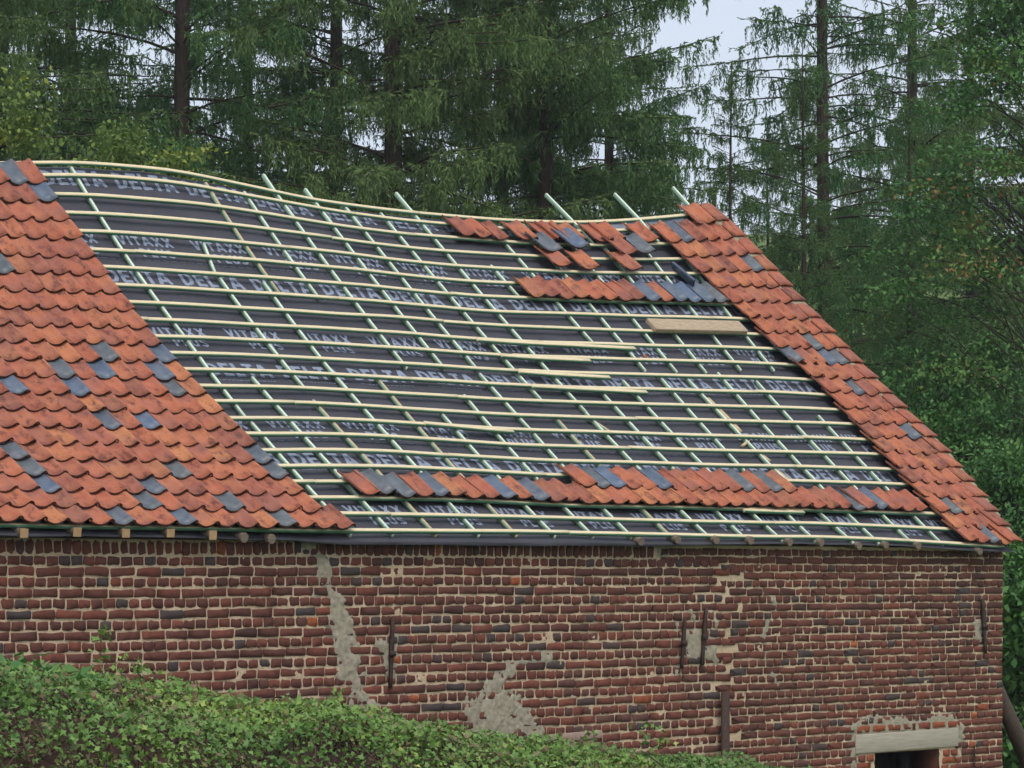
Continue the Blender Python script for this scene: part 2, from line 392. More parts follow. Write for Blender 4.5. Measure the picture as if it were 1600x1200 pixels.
memb = ob('membrane', mesh_np('membrane', Pm.reshape(-1, 3), np.stack([a, a + k_, a + k_ + 1, a + 1], 1), [M_MEMB], smooth=True), barn,
          label='dark grey roof membrane with repeated pale lettering')

# printed lettering on the membrane: strokes laid on its surface
def arc(cx, cy, rx, ry, a0, a1, n=7): return [(cx + rx * math.cos(math.radians(a0 + (a1 - a0) * i / n)), cy + ry * math.sin(math.radians(a0 + (a1 - a0) * i / n))) for i in range(n + 1)]
GLY = {
 'D': (0.80, [[(0.13, 0), (0.13, 1)], [(0.13, 0.88), (0.36, 0.88)] + arc(0.36, 0.5, 0.32, 0.38, 90, -90) + [(0.13, 0.12)]]),
 'E': (0.66, [[(0.13, 0), (0.13, 1)], [(0.13, 0.88), (0.64, 0.88)], [(0.13, 0.5), (0.58, 0.5)], [(0.13, 0.12), (0.64, 0.12)]]),
 'L': (0.60, [[(0.13, 0), (0.13, 1)], [(0.13, 0.12), (0.58, 0.12)]]),
 'T': (0.66, [[(0.0, 0.88), (0.66, 0.88)], [(0.33, 0.88), (0.33, 0)]]),
 'A': (0.84, [[(0.08, 0), (0.40, 0.97)], [(0.76, 0), (0.44, 0.97)], [(0.2, 0.28), (0.64, 0.28)]]),
 'V': (0.76, [[(0.08, 1), (0.38, 0.03)], [(0.68, 1), (0.38, 0.03)]]),
 'I': (0.30, [[(0.15, 0), (0.15, 1)]]),
 'X': (0.78, [[(0.08, 0), (0.68, 1)], [(0.68, 0), (0.08, 1)]]),
 'P': (0.68, [[(0.13, 0), (0.13, 1)], [(0.13, 0.88), (0.34, 0.88)] + arc(0.34, 0.66, 0.24, 0.22, 90, -90) + [(0.13, 0.44)]]),
 'U': (0.76, [[(0.13, 1), (0.13, 0.36)] + arc(0.38, 0.36, 0.25, 0.25, 180, 360) + [(0.63, 1)]]),
 'S': (0.66, [[(0.58, 0.78)] + arc(0.34, 0.70, 0.22, 0.19, 20, 180, 5) + arc(0.34, 0.30, 0.23, 0.19, 90, -160, 7)]),
}
prt = MB(); _lay = [0]
def word(txt, u0, rtop, h, width, thick, slant=0.0):
    rtop = rtop - slant * (u0 - 11.5) / 6.8
    tot = sum(GLY[c][0] for c in txt) + 0.14 * (len(txt) - 1); sx = width / tot; x = 0.0
    for c in txt:
        w, strokes = GLY[c]
        for st in strokes:
            for (x0, y0), (x1, y1) in zip(st[:-1], st[1:]):
                ax, ay, bx, by = (x + x0) * sx, y0 * h, (x + x1) * sx, y1 * h
                L = math.hypot(bx - ax, by - ay)
                if L < 1e-5: continue
                px_, py_ = -(by - ay) / L * thick / 2, (bx - ax) / L * thick / 2
                n = max(1, int(L / 0.045)); _lay[0] = (_lay[0] + 1) % 7; hz = 0.0032 + _lay[0] * 0.0003
                Vs = []
                for i in range(n + 1):
                    t = i / n
                    for sg in (-1, 1):
                        uu = u0 + ax + (bx - ax) * t + sg * px_; dd = ay + (by - ay) * t + sg * py_
                        vv = vrow(rtop) - vm(h) + vm(dd); Vs.append(mp(uu, vv, hz))
                prt.add(Vs, [(2 * i, 2 * i + 2, 2 * i + 3, 2 * i + 1) for i in range(n)])
        x += w + 0.14
def dash(u0, u1, r, t=0.006):
    n = max(1, int((u1 - u0) / 0.1)); Vs = []
    for i in range(n + 1):
        u = u0 + (u1 - u0) * i / n
        for sg in (-1, 1): Vs.append(mp(u, vrow(r) + vm(sg * t / 2), 0.003))
    prt.add(Vs, [(2 * i, 2 * i + 2, 2 * i + 3, 2 * i + 1) for i in range(n)])
PITCH = 0.725
for rtop, pxs, sl_ in ((0.55, (171, 266), 0), (6.1, (168, 433), 0), (11.65, (330, 585), 0.5), (17.2, (459, 716), 0.1)):
    ua = uv_px(*pxs)[0]; n0 = int((ua - 11.2) / PITCH) + 1
    for k in range(-n0, 14):
        u = ua + k * PITCH
        if 11.0 < u < 18.9:
            word('DELTA', u + 0.065, rtop - 0.40, 0.195, 0.61, 0.037, sl_)
            q = u + 0.085
            while q < u + 0.645: L = random.uniform(0.01, 0.04); dash(q, q + L, rtop + 0.60 - sl_ * (u - 11.5) / 6.8, 0.007); q += L + 0.012
for rtop, pxs, sl_ in ((4.2, (180, 368), 0), (9.5, (352, 518), 0.4), (15.15, (418, 660), 0.3), (20.5, (543, 797), 0)):
    ua = uv_px(*pxs)[0]; n0 = int((ua - 11.2) / 0.745) + 1
    for k in range(-n0, 14):
        u = ua + k * 0.745
        if 11.0 < u < 18.9: word('VITAXX', u + 0.065, rtop - 0.42, 0.125, 0.54, 0.025, sl_); word('PLUS', u + 0.225, rtop + 0.24, 0.125, 0.32, 0.025, sl_)
for r in (5.12, 10.6, 16.0):
    q = 11.2
    while q < 19.2: dash(q, q + 0.06, r, 0.005); q += 0.085
ob('lettering', prt.mesh('lettering', [M_PRINT]), memb, label='pale grey print on the dark membrane')

# plastic sheet at the ridge on the right
ps = MB(); pv = []
uu = np.linspace(17.6, 19.2, 14)
for u in uu:
    w = 0.02 * math.sin(u * 9)
    pv += [off(u, 0.985, -0.05), off(u, 1.0, -0.028 + 0.3 * w), S(u, 1.0) + np.array([0, 0.10, 0.0 + w]), S(u, 1.0) + np.array([0, 0.35, -0.22])]
ps.add(pv, [(4 * i + j, 4 * i + 4 + j, 4 * i + 5 + j, 4 * i + 1 + j) for i in range(13) for j in range(3)])
ob('ridge_sheet', ps.mesh('ridge_sheet', [M_SHEET], True), barn, label='shiny plastic sheet over the ridge')

# battens, row by row, in two to four lengths
def strip(pts, tu, wid, th, mb, top_m=0, side_m=1):
    """bar with the given centre points on its top, running across; wid along the slope, th its depth"""
    Vs = []
    for (p, tv, n) in pts:
        Vs += [p + tv * wid / 2, p - tv * wid / 2, p - tv * wid / 2 - n * th, p + tv * wid / 2 - n * th]
    k = len(pts)
    for i in range(k - 1):
        b = 4 * i
        mb_f = [((b, b + 1, b + 5, b + 4), top_m), ((b + 1, b + 2, b + 6, b + 5), side_m), ((b + 2, b + 3, b + 7, b + 6), side_m), ((b + 3, b, b + 4, b + 7), side_m)]
        for f, m in mb_f: mb.setdefault('f', []).append(tuple(q + mb.get('o', 0) for q in f)); mb.setdefault('m', []).append(m)
    for f in ((0, 3, 2, 1), (4 * k - 4, 4 * k - 3, 4 * k - 2, 4 * k - 1)):
        mb.setdefault('f', []).append(tuple(q + mb.get('o', 0) for q in f)); mb.setdefault('m', []).append(top_m)
    mb.setdefault('v', []).extend(Vs); mb['o'] = len(mb['v'])
BW, BT = 0.037, 0.024
def batten_mesh(name, u0, u1, rf, wid=BW, th=BT, lift=0.0, mats=None, drift=0.0):
    n = max(2, int((u1 - u0) / 0.16)); pts = []; sd_ = random.randint(0, 9999)
    for i in range(n + 1):
        u = u0 + (u1 - u0) * i / n
        v = rf(u) + vm(0.006 * float(vnoise(u, 0, sd_, 0.9)) + drift * (i / n - 0.5))
        tu, tv, nn_ = frame(u, v); pts.append((S(u, v) + nn_ * (lift + 0.002 * float(vnoise(u, 3, sd_, 1.7))), tv, nn_))
    mb = {}; strip(pts, None, wid, th, mb)
    return mesh_np(name, np.array(mb['v']), mb['f'], mats or [M_CREAM, M_GREEN], mat_idx=mb['m'])
for r in range(0, NR + 1):
    cuts = [8.0]; q = 8.0 + random.uniform(1.5, 4.3)
    while q < 18.3: cuts.append(q); q += random.uniform(3.6, 4.8)
    uend = float(XV(r)) - 0.2
    cuts.append(uend)
    for a_, b_ in zip(cuts[:-1], cuts[1:]):
        ob('batten', batten_mesh('batten', a_ + 0.003, b_, lambda u, r=r: vrow(r), drift=random.uniform(-0.012, 0.012), lift=random.uniform(0, 0.002)), roof)

# counter battens running up the slope under the battens
def counter(p0, p1, name='counter_batten', mats=None, extend=0.0, wid=0.030, jit=0.0, is_uv=False):
    wid = wid * 0.76 if name == 'counter_batten' else wid
    (u0, v0), (u1, v1) = (p0, p1) if is_uv else (uv_px(*p0), uv_px(*p1))
    n = max(3, int(abs(v1 - v0) * 16)); pts = []
    for i in range(n + 1):
        t = i / n; u = u0 + (u1 - u0) * t; v = v0 + (v1 - v0) * t; vc = min(v, 1.0)
        tu, tv, nn_ = frame(u, min(vc, 0.985)); p = S(u, vc) + nn_ * (-BT - 0.0015 + jit)
        if v > 1: p = p + tv * (v - 1) * SLOPE
        pts.append((p, -tu, nn_))
    if extend:
        p, a_, b_ = pts[0]; tv = np.cross(b_, -a_); pts.insert(0, (p + tv * extend, a_, b_))
    mb = {}; strip(pts, None, wid, 0.036, mb, 0, 1)
    return mesh_np(name, np.array(mb['v']), mb['f'], mats or [M_MINT, M_GREEN2], mat_idx=mb['m'])
UPPER = [((113,256),(296,528)), ((296,528),(385,646)), ((320,374),(338,421)), ((342,424),(478,601)), ((324,281),(440,455)), ((414,436),(545,605)), ((384,295),(500,460)),
 ((439,304),(638,570)), ((497,314),(697,571)), ((541,317),(748,572)), ((752,579),(832,667)), ((597,328),(850,622)), ((650,331),(919,640)),
 ((766,347),(933,536)), ((769,410),(815,461)), ((819,346),(1011,575)), ((870,347),(1060,577)), ((918,346),(1106,578)), ((978,344),(1160,574)), ((1032,340),(1212,575)), ((922,648),(961,673))]
LOWT = [393,456,523,593,656,712,774,832,891,948,1006,1060,1122,1170,1222,1274,1320]
LOWB = [551,617,684,751,810,870,930,990,1052,1113,1169,1225,1278,1336,1376,1430,1477]
LOW0 = [652,584,620,576,581,640,612,668,643,640,600,590,580,585,578,590,645]
for k, (a_, b_) in enumerate(UPPER):
    ob('counter_batten', counter(a_, b_, mats=[M_TAN if k in (4, 20) else M_MINT, M_GREEN2]), roof)
for k, (xt, xb, y0) in enumerate(zip(LOWT, LOWB, LOW0)):
    yl = 652 + (xt - 393) / 930 * 32; s_ = (xb - xt) / (830 - yl)
    ob('counter_batten', counter((xt - s_ * (yl - y0) * 0.93, y0), (xb, float(np.interp(xb, [540, 1040, 1490], [829, 834, 848]))), mats=[M_TAN if k in (2, 4, 8) else M_MINT, M_GREEN2]), roof)
# longer ends that stand up past the ridge
for k, (px, py) in enumerate(((439, 304), (497, 314), (541, 318), (650, 331), (898, 347), (1000, 342), (1090, 334))):
    ex = (0.30, 0.20, 0.05, 0.36, 0.50, 0.44, 0.44)[k]
    u, v = uv_px(px, py)
    ob('counter_batten', counter((u, 1.0), (u, 0.93), extend=ex, jit=0.002 + BT if k > 3 else 0.001, is_uv=True, wid=0.033), roof)

# ------------------------------------------------------------------ clay pantiles
TW, TL, TT = 0.172, 0.335, 0.016
def tile_mesh(name, mat, seed):
    r = random.Random(seed)
    prof = [(0.0, 0.026), (0.018, 0.013), (0.042, 0.001), (0.072, -0.008), (0.102, -0.010), (0.128, -0.003), (0.146, 0.010), (0.159, 0.023), (0.171, 0.030), (0.186, 0.027), (0.199, 0.013)]
    tw, bend = r.uniform(-0.006, 0.006), r.uniform(-0.003, 0.006)
    Vs = []; ny = 4
    for side in (0, 1):
        for j in range(ny + 1):
            y = TL * j / ny; t = j / ny
            for i, (x, z) in enumerate(prof):
                s_ = x / 0.2
                zz = z * (1.0 - 0.10 * t) + 0.044 - 0.031 * t + tw * (s_ - 0.5) * (t - 0.5) * 2 + bend * (4 * t * (1 - t)) + r.uniform(-0.0006, 0.0006)
                yy = y + (0.004 * math.sin(s_ * 5 + seed) if j == 0 else 0) + (r.uniform(-0.003, 0.003) if j in (0, ny) else 0)
                Vs.append((x + r.uniform(-0.0007, 0.0007), yy, zz - (TT if side else 0)))
    k = len(prof); m = k * (ny + 1); fs = []
    for j in range(ny):
        for i in range(k - 1):
            q = j * k + i; fs.append((q, q + 1, q + k + 1, q + k)); fs.append((m + q, m + q + k, m + q + k + 1, m + q + 1))
    for i in range(k - 1):
        fs.append((i, m + i, m + i + 1, i + 1)); q = ny * k + i; fs.append((q, q + 1, m + q + 1, m + q))
    for j in range(ny):
        q = j * k; fs.append((q, q + k, m + q + k, m + q)); q = j * k + k - 1; fs.append((q, m + q, m + q + k, q + k))
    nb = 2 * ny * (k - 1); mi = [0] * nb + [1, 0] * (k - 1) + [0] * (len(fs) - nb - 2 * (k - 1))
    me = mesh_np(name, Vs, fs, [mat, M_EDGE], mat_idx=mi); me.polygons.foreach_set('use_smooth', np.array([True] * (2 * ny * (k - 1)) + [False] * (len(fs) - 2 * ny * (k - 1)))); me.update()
    return me
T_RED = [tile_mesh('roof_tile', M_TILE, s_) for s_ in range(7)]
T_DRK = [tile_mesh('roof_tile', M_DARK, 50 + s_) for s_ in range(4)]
def tile_mat(u, r, lift=0.0, rot=0.0, jit=1.0):
    """tile whose lower left corner lies at (u, row r)"""
    v = vrow(r); tu, tv, n = frame(u + 0.09, v + vm(0.15)); p = S(u, v) + n * (lift + random.uniform(0, 0.003) * jit) + tv * random.uniform(-0.011, 0.011) * jit
    M = Matrix(((tu[0], tv[0], n[0], p[0]), (tu[1], tv[1], n[1], p[1]), (tu[2], tv[2], n[2], p[2]), (0, 0, 0, 1)))
    return M @ Matrix.Rotation(rot + math.radians(random.gauss(0, 1.3)) * jit, 4, 'Z') @ Matrix.Rotation(math.radians(random.gauss(0, 0.7)) * jit, 4, 'Y')
DARK_PX = [(14,281),(72,311),(3,426),(157,556),(89,577),(150,582),(112,607),(10,603),(254,558),(243,587),(266,608),(154,654),(217,656),(262,730),(24,724),(52,749),(80,773),(175,803),(234,801),(250,777),(269,803),(345,782),(395,710),(423,737),(434,812),
 (1069,370),(1156,413),(1217,550),(1264,531),(1287,554),(1287,572),(1330,619),(1444,692),(1474,787),(1544,840)]
spots = []
LB = [(1.65,11.376),(5.6,11.385),(9.8,11.385),(12.7,11.43),(15.7,11.468),(18.7,11.532),(20.85,11.547),(21.4,11.56),(21.6,11.727),(22.2,11.727)]
for k in range(21):
    r = 1.65 + k * 1.0275
    ur = float(np.interp(r, [a_ for a_, b_ in LB], [b_ for a_, b_ in LB])) - 0.202 + random.uniform(-0.008, 0.008)
    n = 0
    while True:
        u = ur - n * TW
        q = S(u + 0.1, vrow(r)); dep = u * ST + (q[1] + D) * CT; pxx = 800 + F * (u * CT - (q[1] + D) * ST) / dep
        if pxx < -45: break
        spots.append((u + random.uniform(-0.004, 0.004), r, 0)); n += 1
RB = [(2,18.46),(3,18.50),(4,18.53),(5,18.58),(6,18.60),(7,18.66),(8,18.70),(9,18.69),(10,18.71),(11,18.79),(12,18.83),(13,18.84),(14,18.82),(15,18.82),(16,18.80),(17,18.775),(18,18.75),(19,18.735),(20,18.72),(21,18.71),(22,18.70)]
for r, uL in [(1.05, 19.07)] + RB:
    ue = float(np.interp(r, [0, 2, 4, 8, 14, 16, 22], [19.24, 19.385, 19.475, 19.54, 19.575, 19.56, 19.345])); n = 1 if r < 2 else 5 if r <= 10 else 4; pt = (ue - uL) / n
    for j in range(n): spots.append((uL + j * pt - 0.012, r + 0.10 + random.uniform(-0.03, 0.03), pt))
drk = [uv_px(*p) for p in DARK_PX]
cent = np.array([(u + 0.09, vrow(r) + vm(0.13)) for u, r, _ in spots]); isd = np.zeros(len(spots), bool)
for du_, dv_ in drk:
    d2 = ((cent[:, 0] - du_) ** 2 + ((cent[:, 1] - dv_) * SLOPE) ** 2) + isd * 9; isd[int(np.argmin(d2))] = True
for (u, r, pt), dk in zip(spots, isd):
    o = ob('roof_tile', random.choice(T_DRK if dk else T_RED), roof, mat=tile_mat(u, r, 0.0) @ Matrix.Diagonal((pt / TW if pt else 1, 1, 1, 1)))
    if dk: o['label'] = 'blue grey roof tile among the orange ones'

# verge mortar at the gable edge, one lump under each verge tile
def lump(name, c, ax, ay, az, mat, parent, seed):
    r = random.Random(seed); Vs = []; n, m = 8, 4
    for i in range(m + 1):
        ph = -math.pi / 2 + math.pi * i / m
        for j in range(n):
            q = 2 * math.pi * j / n; k = r.uniform(0.8, 1.15)
            x, y, z = math.cos(ph) * math.cos(q), math.cos(ph) * math.sin(q), math.sin(ph)
            pw = lambda t: math.copysign(abs(t) ** 0.6, t)
            Vs.append(np.asarray(c) + (pw(x) * np.asarray(ax) + pw(y) * np.asarray(ay) + pw(z) * np.asarray(az)) * k)
    fs = [(i * n + j, i * n + (j + 1) % n, (i + 1) * n + (j + 1) % n, (i + 1) * n + j) for i in range(m) for j in range(n)]
    return ob(name, mesh_np(name, Vs, fs, [mat]), parent)
def flat_tile(seed):
    r = random.Random(seed); Vs = []; n = 5; L = 0.30
    for sd_ in (0, 1):
        for j in range(4):
            for i in range(n + 1):
                x = 0.185 * i / n; y = L * j / 3
                Vs.append((x + r.uniform(-0.002, 0.002), y + r.uniform(-0.004, 0.004), 0.080 + 0.010 * math.sin(i / n * math.pi) - 0.036 * j / 3 + r.uniform(-0.0015, 0.0015) - (0.016 if sd_ else 0)))
    k = n + 1; m = 4 * k; fs = []
    for j in range(3):
        for i in range(n): q = j * k + i; fs += [(q, q + 1, q + k + 1, q + k), (m + q, m + q + k, m + q + k + 1, m + q + 1)]
    for i in range(n): fs += [(i, m + i, m + i + 1, i + 1), (3 * k + i, 3 * k + i + 1, m + 3 * k + i + 1, m + 3 * k + i)]
    for j in range(3): fs += [(j * k, j * k + k, m + j * k + k, m + j * k), (j * k + n, m + j * k + n, m + j * k + k + n, j * k + k + n)]
    return mesh_np('verge_tile', Vs, fs, [M_TILE])
FT = [flat_tile(q) for q in range(5)]
def mortar_bed(u, r, seed):
    """rough bed of mortar showing below the lower end of a verge tile"""
    g = random.Random(seed); v = vrow(r); tu, tv, n = frame(u, v); Vs = []; K = 7
    for i in range(K + 1):
        x = u - 0.185 + 0.175 * i / K; p = S(x, v); lip = g.uniform(0.025, 0.062) * (0.75 + 0.5 * i / K)
        Vs += [p + tv * 0.06 + n * 0.058, p - tv * 0.004 + n * (0.064 + g.uniform(-0.004, 0.003)), p - tv * lip + n * (0.060 + g.uniform(-0.004, 0.004)), p - tv * (lip + 0.006) + n * 0.0]
    fs = [(4 * i + q, 4 * i + 1 + q, 4 * i + 5 + q, 4 * i + 4 + q) for i in range(K) for q in range(3)] + [(0, 3, 2, 1), (4 * K, 4 * K + 1, 4 * K + 2, 4 * K + 3)]
    ob('verge_mortar', mesh_np('verge_mortar', Vs, fs, [M_VERGE]), roof)
for r in range(1, 23):
    u = float(XV(r)) + random.uniform(-0.008, 0.008)
    ob('verge_tile', random.choice(FT), roof, mat=tile_mat(u - 0.185, r + 0.12, 0.004))
    if r < 22: mortar_bed(u, r + 0.13, 500 + r)

# ------------------------------------------------------------------ loose tiles laid out on the battens
ORD = ['first', 'second', 'third', 'fourth', 'fifth', 'sixth', 'seventh', 'eighth', 'ninth', 'tenth', 'eleventh', 'twelfth', 'thirteenth', 'fourteenth', 'fifteenth', 'sixteenth', 'seventeenth', 'eighteenth', 'nineteenth', 'twentieth']
def ordn(i): return ORD[i] if i < 20 else ('twenty ' + ORD[i - 20] if i < 29 else ('thirtieth' if i == 29 else 'thirty ' + ORD[i - 30]))
ORD_FIX = {19: 'twentieth'}
def loose(u, r, dark, label, group, lift=0.0, rot=0.0, wide=1.0):
    return ob('loose_roof_tile', random.choice(T_DRK if dark else T_RED), kind='thing', label=label, cat='roof tile', group=group, mat=tile_mat(u, r, lift, rot, 1.6) @ Matrix.Diagonal((wide, 1, 1, 1)))
def loose_row(u0, u1, r, cols, what, group, curve=None):
    n = len(cols); pt = (u1 - u0) / n
    for i, c in enumerate(cols):
        loose(u0 + i * pt + random.uniform(-0.006, 0.006), r + (curve(i / n) if curve else 0), c == 'G', '%s loose tile, %s from the left in the %s' % ('blue grey' if c == 'G' else 'orange', ordn(i), what), group)
loose_row(12.05, 18.56, 20.12, 'OGGOGOOOGOGOOOOOOOOOOOOOOOOOOOOOGOGOOO', 'long row near the eave', 'long row of loose tiles near the eave')
GP = (18.56 - 12.05) / 38; ua = 12.05 + GP * round((uv_px(858, 733)[0] - 12.05) / GP); ub = ua + 15 * GP
loose_row(ua, ub, 19.08, 'OGGOOGOOOOOGOGO', 'short row above the long one', 'short row of loose tiles above the long row')
ua = uv_px(690, 343)[0]
loose_row(ua, ua + 0.60, 2.1, 'OOO', 'trio just below the ridge', 'three loose tiles below the ridge')
ua = uv_px(797, 436)[0]; ub = uv_px(1112, 452)[0]
loose_row(ua, ub, 6.15, 'OOOOOOOOGOGGGG', 'row meeting the right hand tiles', 'row of loose tiles in the upper right')
G4 = [(782,351,2.05,0,'O',0,'leftmost of the scattered tiles below the ridge'), (823,355,2.05,0,'O',0,'second of the scattered tiles along the ridge batten'),
 (842,356,2.05,0,'O',0,'third of the scattered tiles along the ridge batten'), (862,356,2.05,0,'O',0,'half hidden behind a blue grey one below the ridge'),
 (905,358,2.05,0,'O',0,'fifth of the scattered tiles along the ridge batten'), (925,358,2.05,0,'O',0,'topmost of the widest scattered column'),
 (978,357,2.05,0,'O',0,'rightmost of the scattered tiles along the ridge batten'),
 (806,358,3.05,0.035,'G',0.02,'laid over the leftmost scattered tiles'), (852,359,2.75,0.04,'G',0,'laid over the scattered tiles in the middle'),
 (830,389,4.1,0.02,'O',0,'at the lower end of the left scattered column'), (866,386,4.1,0.02,'O',-0.02,'at the lower end of the middle scattered column'),
 (922,359,3.1,0.035,'O',0.02,'in the middle of the widest scattered column'), (955,361,3.0,0.02,'G',-0.05,'in the scattered tiles nearest the right hand tiles'),
 (936,391,4.15,0.03,'O',0.03,'at the lower end of the widest scattered column')]
for x, y, r, lf, c, rt, lb in G4:
    loose(uv_px(x, y)[0], r, c == 'G', ('blue grey' if c == 'G' else 'orange') + ' loose tile ' + lb, 'scattered loose tiles below the ridge', lf, rt, 1.25)
u, v = uv_px(1031, 401)
o = loose(u, 5.0, True, 'blue grey loose tile tipped on its edge beside the right hand tiles', 'scattered loose tiles below the ridge', 0.05)
o.matrix_basis = o.matrix_basis @ Matrix.Rotation(math.radians(38), 4, 'Y')

# thick plank end lying on the battens
ua, va = uv_px(1012, 509); ub, vb = uv_px(1153, 510)
v = vrow(7.85); tu, tv, n = frame((ua + ub) / 2, v); c = S((ua + ub) / 2, v) + n * 0.0255
pl = MB(); pl.box(c, tu * (ub - ua) / 2, tv * 0.085, n * 0.024)
o = ob('timber_plank', pl.mesh('timber_plank', [M_PLANK]), label='thick dirty timber plank lying across the battens by the right hand tiles', cat='plank')
bv = o.modifiers.new('b', 'BEVEL'); bv.width = 0.006; bv.segments = 2
# loose battens resting beside the fixed ones
for (a_, b_, lb) in (((745,531),(992,545),'topmost'), ((783,556),(922,564),'second from the top'), ((810,581),(952,590),'third from the top'), ((831,604),(1010,613),'fourth from the top'), ((663,662),(801,674),'leftmost, over the third line of lettering'), ((1161,797),(1255,800),'short one under the long row of tiles')):
    (u0, v0), (u1, v1) = uv_px(*a_), uv_px(*b_)
    ob('loose_batten', batten_mesh('loose_batten', u0, u1, lambda u, u0=u0, v0=v0, u1=u1, v1=v1: v0 + (v1 - v0) * (u - u0) / (u1 - u0), 0.042, 0.026, 0.012),
       label='loose pale batten lying on the fixed ones, ' + lb, cat='batten', group='loose battens on the roof')
# offcuts and chips
for (a_, b_, w, lb) in (((1108,617),(1147,655),0.05,'long pine offcut lying down the slope under the right hand tiles'), ((1148,657),(1159,669),0.055,'stubby pine offcut below the long offcut'), ((1163,691),(1172,684),0.045,'short pine offcut lying askew above the printed letters'),
                        ((1193,706),(1204,715),0.05,'small pine offcut lowest of the four'), ((1208,722),(1240,748),0.035,'thin pine offcut just above the loose tile row')):
    (u0, v0), (u1, v1) = uv_px(*a_), uv_px(*b_)
    ob('wood_offcut', counter((u0, v0), (u1, v1), 'wood_offcut', [M_TAN, M_CREAM], wid=w, jit=-0.004 if w > .04 else -0.006, is_uv=True), label=lb, cat='offcut', group='wood offcuts on the membrane')
for i, (x, y, lb) in enumerate(((668, 448, 'small orange tile chip lying on the membrane near the centre'), (1012, 549, 'small orange tile chip between battens on the right'))):
    u, v = uv_px(x, y); tu, tv, n = frame(u, v)
    o = lump('tile_chip', mp(u, v, 0.014), tu * 0.022, tv * 0.018, n * 0.014, M_TILE, None, 300 + i); o['label'] = lb; o['category'] = 'tile chip'

# ------------------------------------------------------------------ walls
ZW = 3.555
OPEN = (17.62, 18.51, 1.735)          # the doorway at the lower right: left, right, top
LIN = (17.325, 18.782, 1.745, 1.903)
xs = np.arange(X0, 19.412, 0.016); xs[-1] = 19.411; zs = np.arange(0.9, ZW, 0.0145)
XX, ZZ = np.meshgrid(xs, zs, indexing='ij')
def wall_bow(x, z): return 0.012 * vnoise(x, z, 21, 0.45)
my = wall_bow(XX, ZZ) + 0.0085 - 0.0036 * vnoise(XX, ZZ, 31, 9) - 0.0040 * vnoise(XX, ZZ, 32, 26) + 0.002 * vnoise(XX, ZZ, 33, 60)
Vw = np.stack([XX, my, ZZ], -1).reshape(-1, 3); nz = len(zs)
ii, jj = np.meshgrid(np.arange(len(xs) - 1), np.arange(nz - 1), indexing='ij')
xc = XX[ii, jj] + 0.007; zc = ZZ[ii, jj] + 0.007
keep = ~((xc > OPEN[0]) & (xc < OPEN[1]) & (zc < OPEN[2]))
a = (ii * nz + jj)[keep].ravel()
front = mesh_np('wall', Vw, np.stack([a, a + nz, a + nz + 1, a + 1], 1), [M_MORTAR], smooth=True)
wall = ob('wall', front, barn, label='weathered dark red brick wall with pale lime mortar')
# the solid of the wall behind its face, and the gable
core = MB()
def bx(x0, x1, y0, y1, z0, z1, m=0): core.box(((x0 + x1) / 2, (y0 + y1) / 2, (z0 + z1) / 2), ((x1 - x0) / 2, 0, 0), (0, (y1 - y0) / 2, 0), (0, 0, (z1 - z0) / 2), m=m)
bx(X0, OPEN[0], 0.03, 0.35, 0, ZW); bx(OPEN[1], 19.38, 0.031, 0.35, 0, ZW - 0.002); bx(OPEN[0], OPEN[1], 0.032, 0.349, OPEN[2], ZW - 0.001)
ob('wall_core', core.mesh('wall_core', [M_BRICK_G]), barn)
base = MB(); base.box(((X0 + OPEN[0]) / 2, 0.02, 0.45), ((OPEN[0] - X0) / 2, 0, 0), (0, 0.015, 0), (0, 0, 0.45)); base.box(((19.41 + OPEN[1]) / 2, 0.02, 0.45), ((19.41 - OPEN[1]) / 2, 0, 0), (0, 0.015, 0), (0, 0, 0.45))
ob('wall_base', base.mesh('wall_base', [M_BRICK_G]), barn)
g = MB(); apex = float(Sz(19.3, 1.0)) - 0.17
poly = [(0.35, 0), (7.55, 0), (7.55, 3.4), (3.8, apex), (0.35, 3.7)]
Vg = [(19.11, y, z) for y, z in poly] + [(19.39, y, z) for y, z in poly]
g.add(Vg, [tuple(range(5))[::-1], tuple(range(5, 10))] + [(i, (i + 1) % 5, 5 + (i + 1) % 5, 5 + i) for i in range(5)])
ob('gable_wall', g.mesh('gable_wall', [M_BRICK_G]), barn)
bk = MB(); bk.box(((X0 + 19.1) / 2, 7.6, 1.7), ((19.1 - X0) / 2, 0, 0), (0, 0.15, 0), (0, 0, 1.7)); ob('rear_wall', bk.mesh('rear_wall', [M_BRICK_G]), barn)
# dark doorway: reveals and a plank door set back inside
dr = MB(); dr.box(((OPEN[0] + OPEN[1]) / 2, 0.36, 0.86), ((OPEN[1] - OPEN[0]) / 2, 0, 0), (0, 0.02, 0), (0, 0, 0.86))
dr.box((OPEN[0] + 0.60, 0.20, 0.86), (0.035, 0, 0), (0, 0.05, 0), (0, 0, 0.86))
ob('door', dr.mesh('door', [M_DARKIN]), barn, label='dark door set back in the low opening')

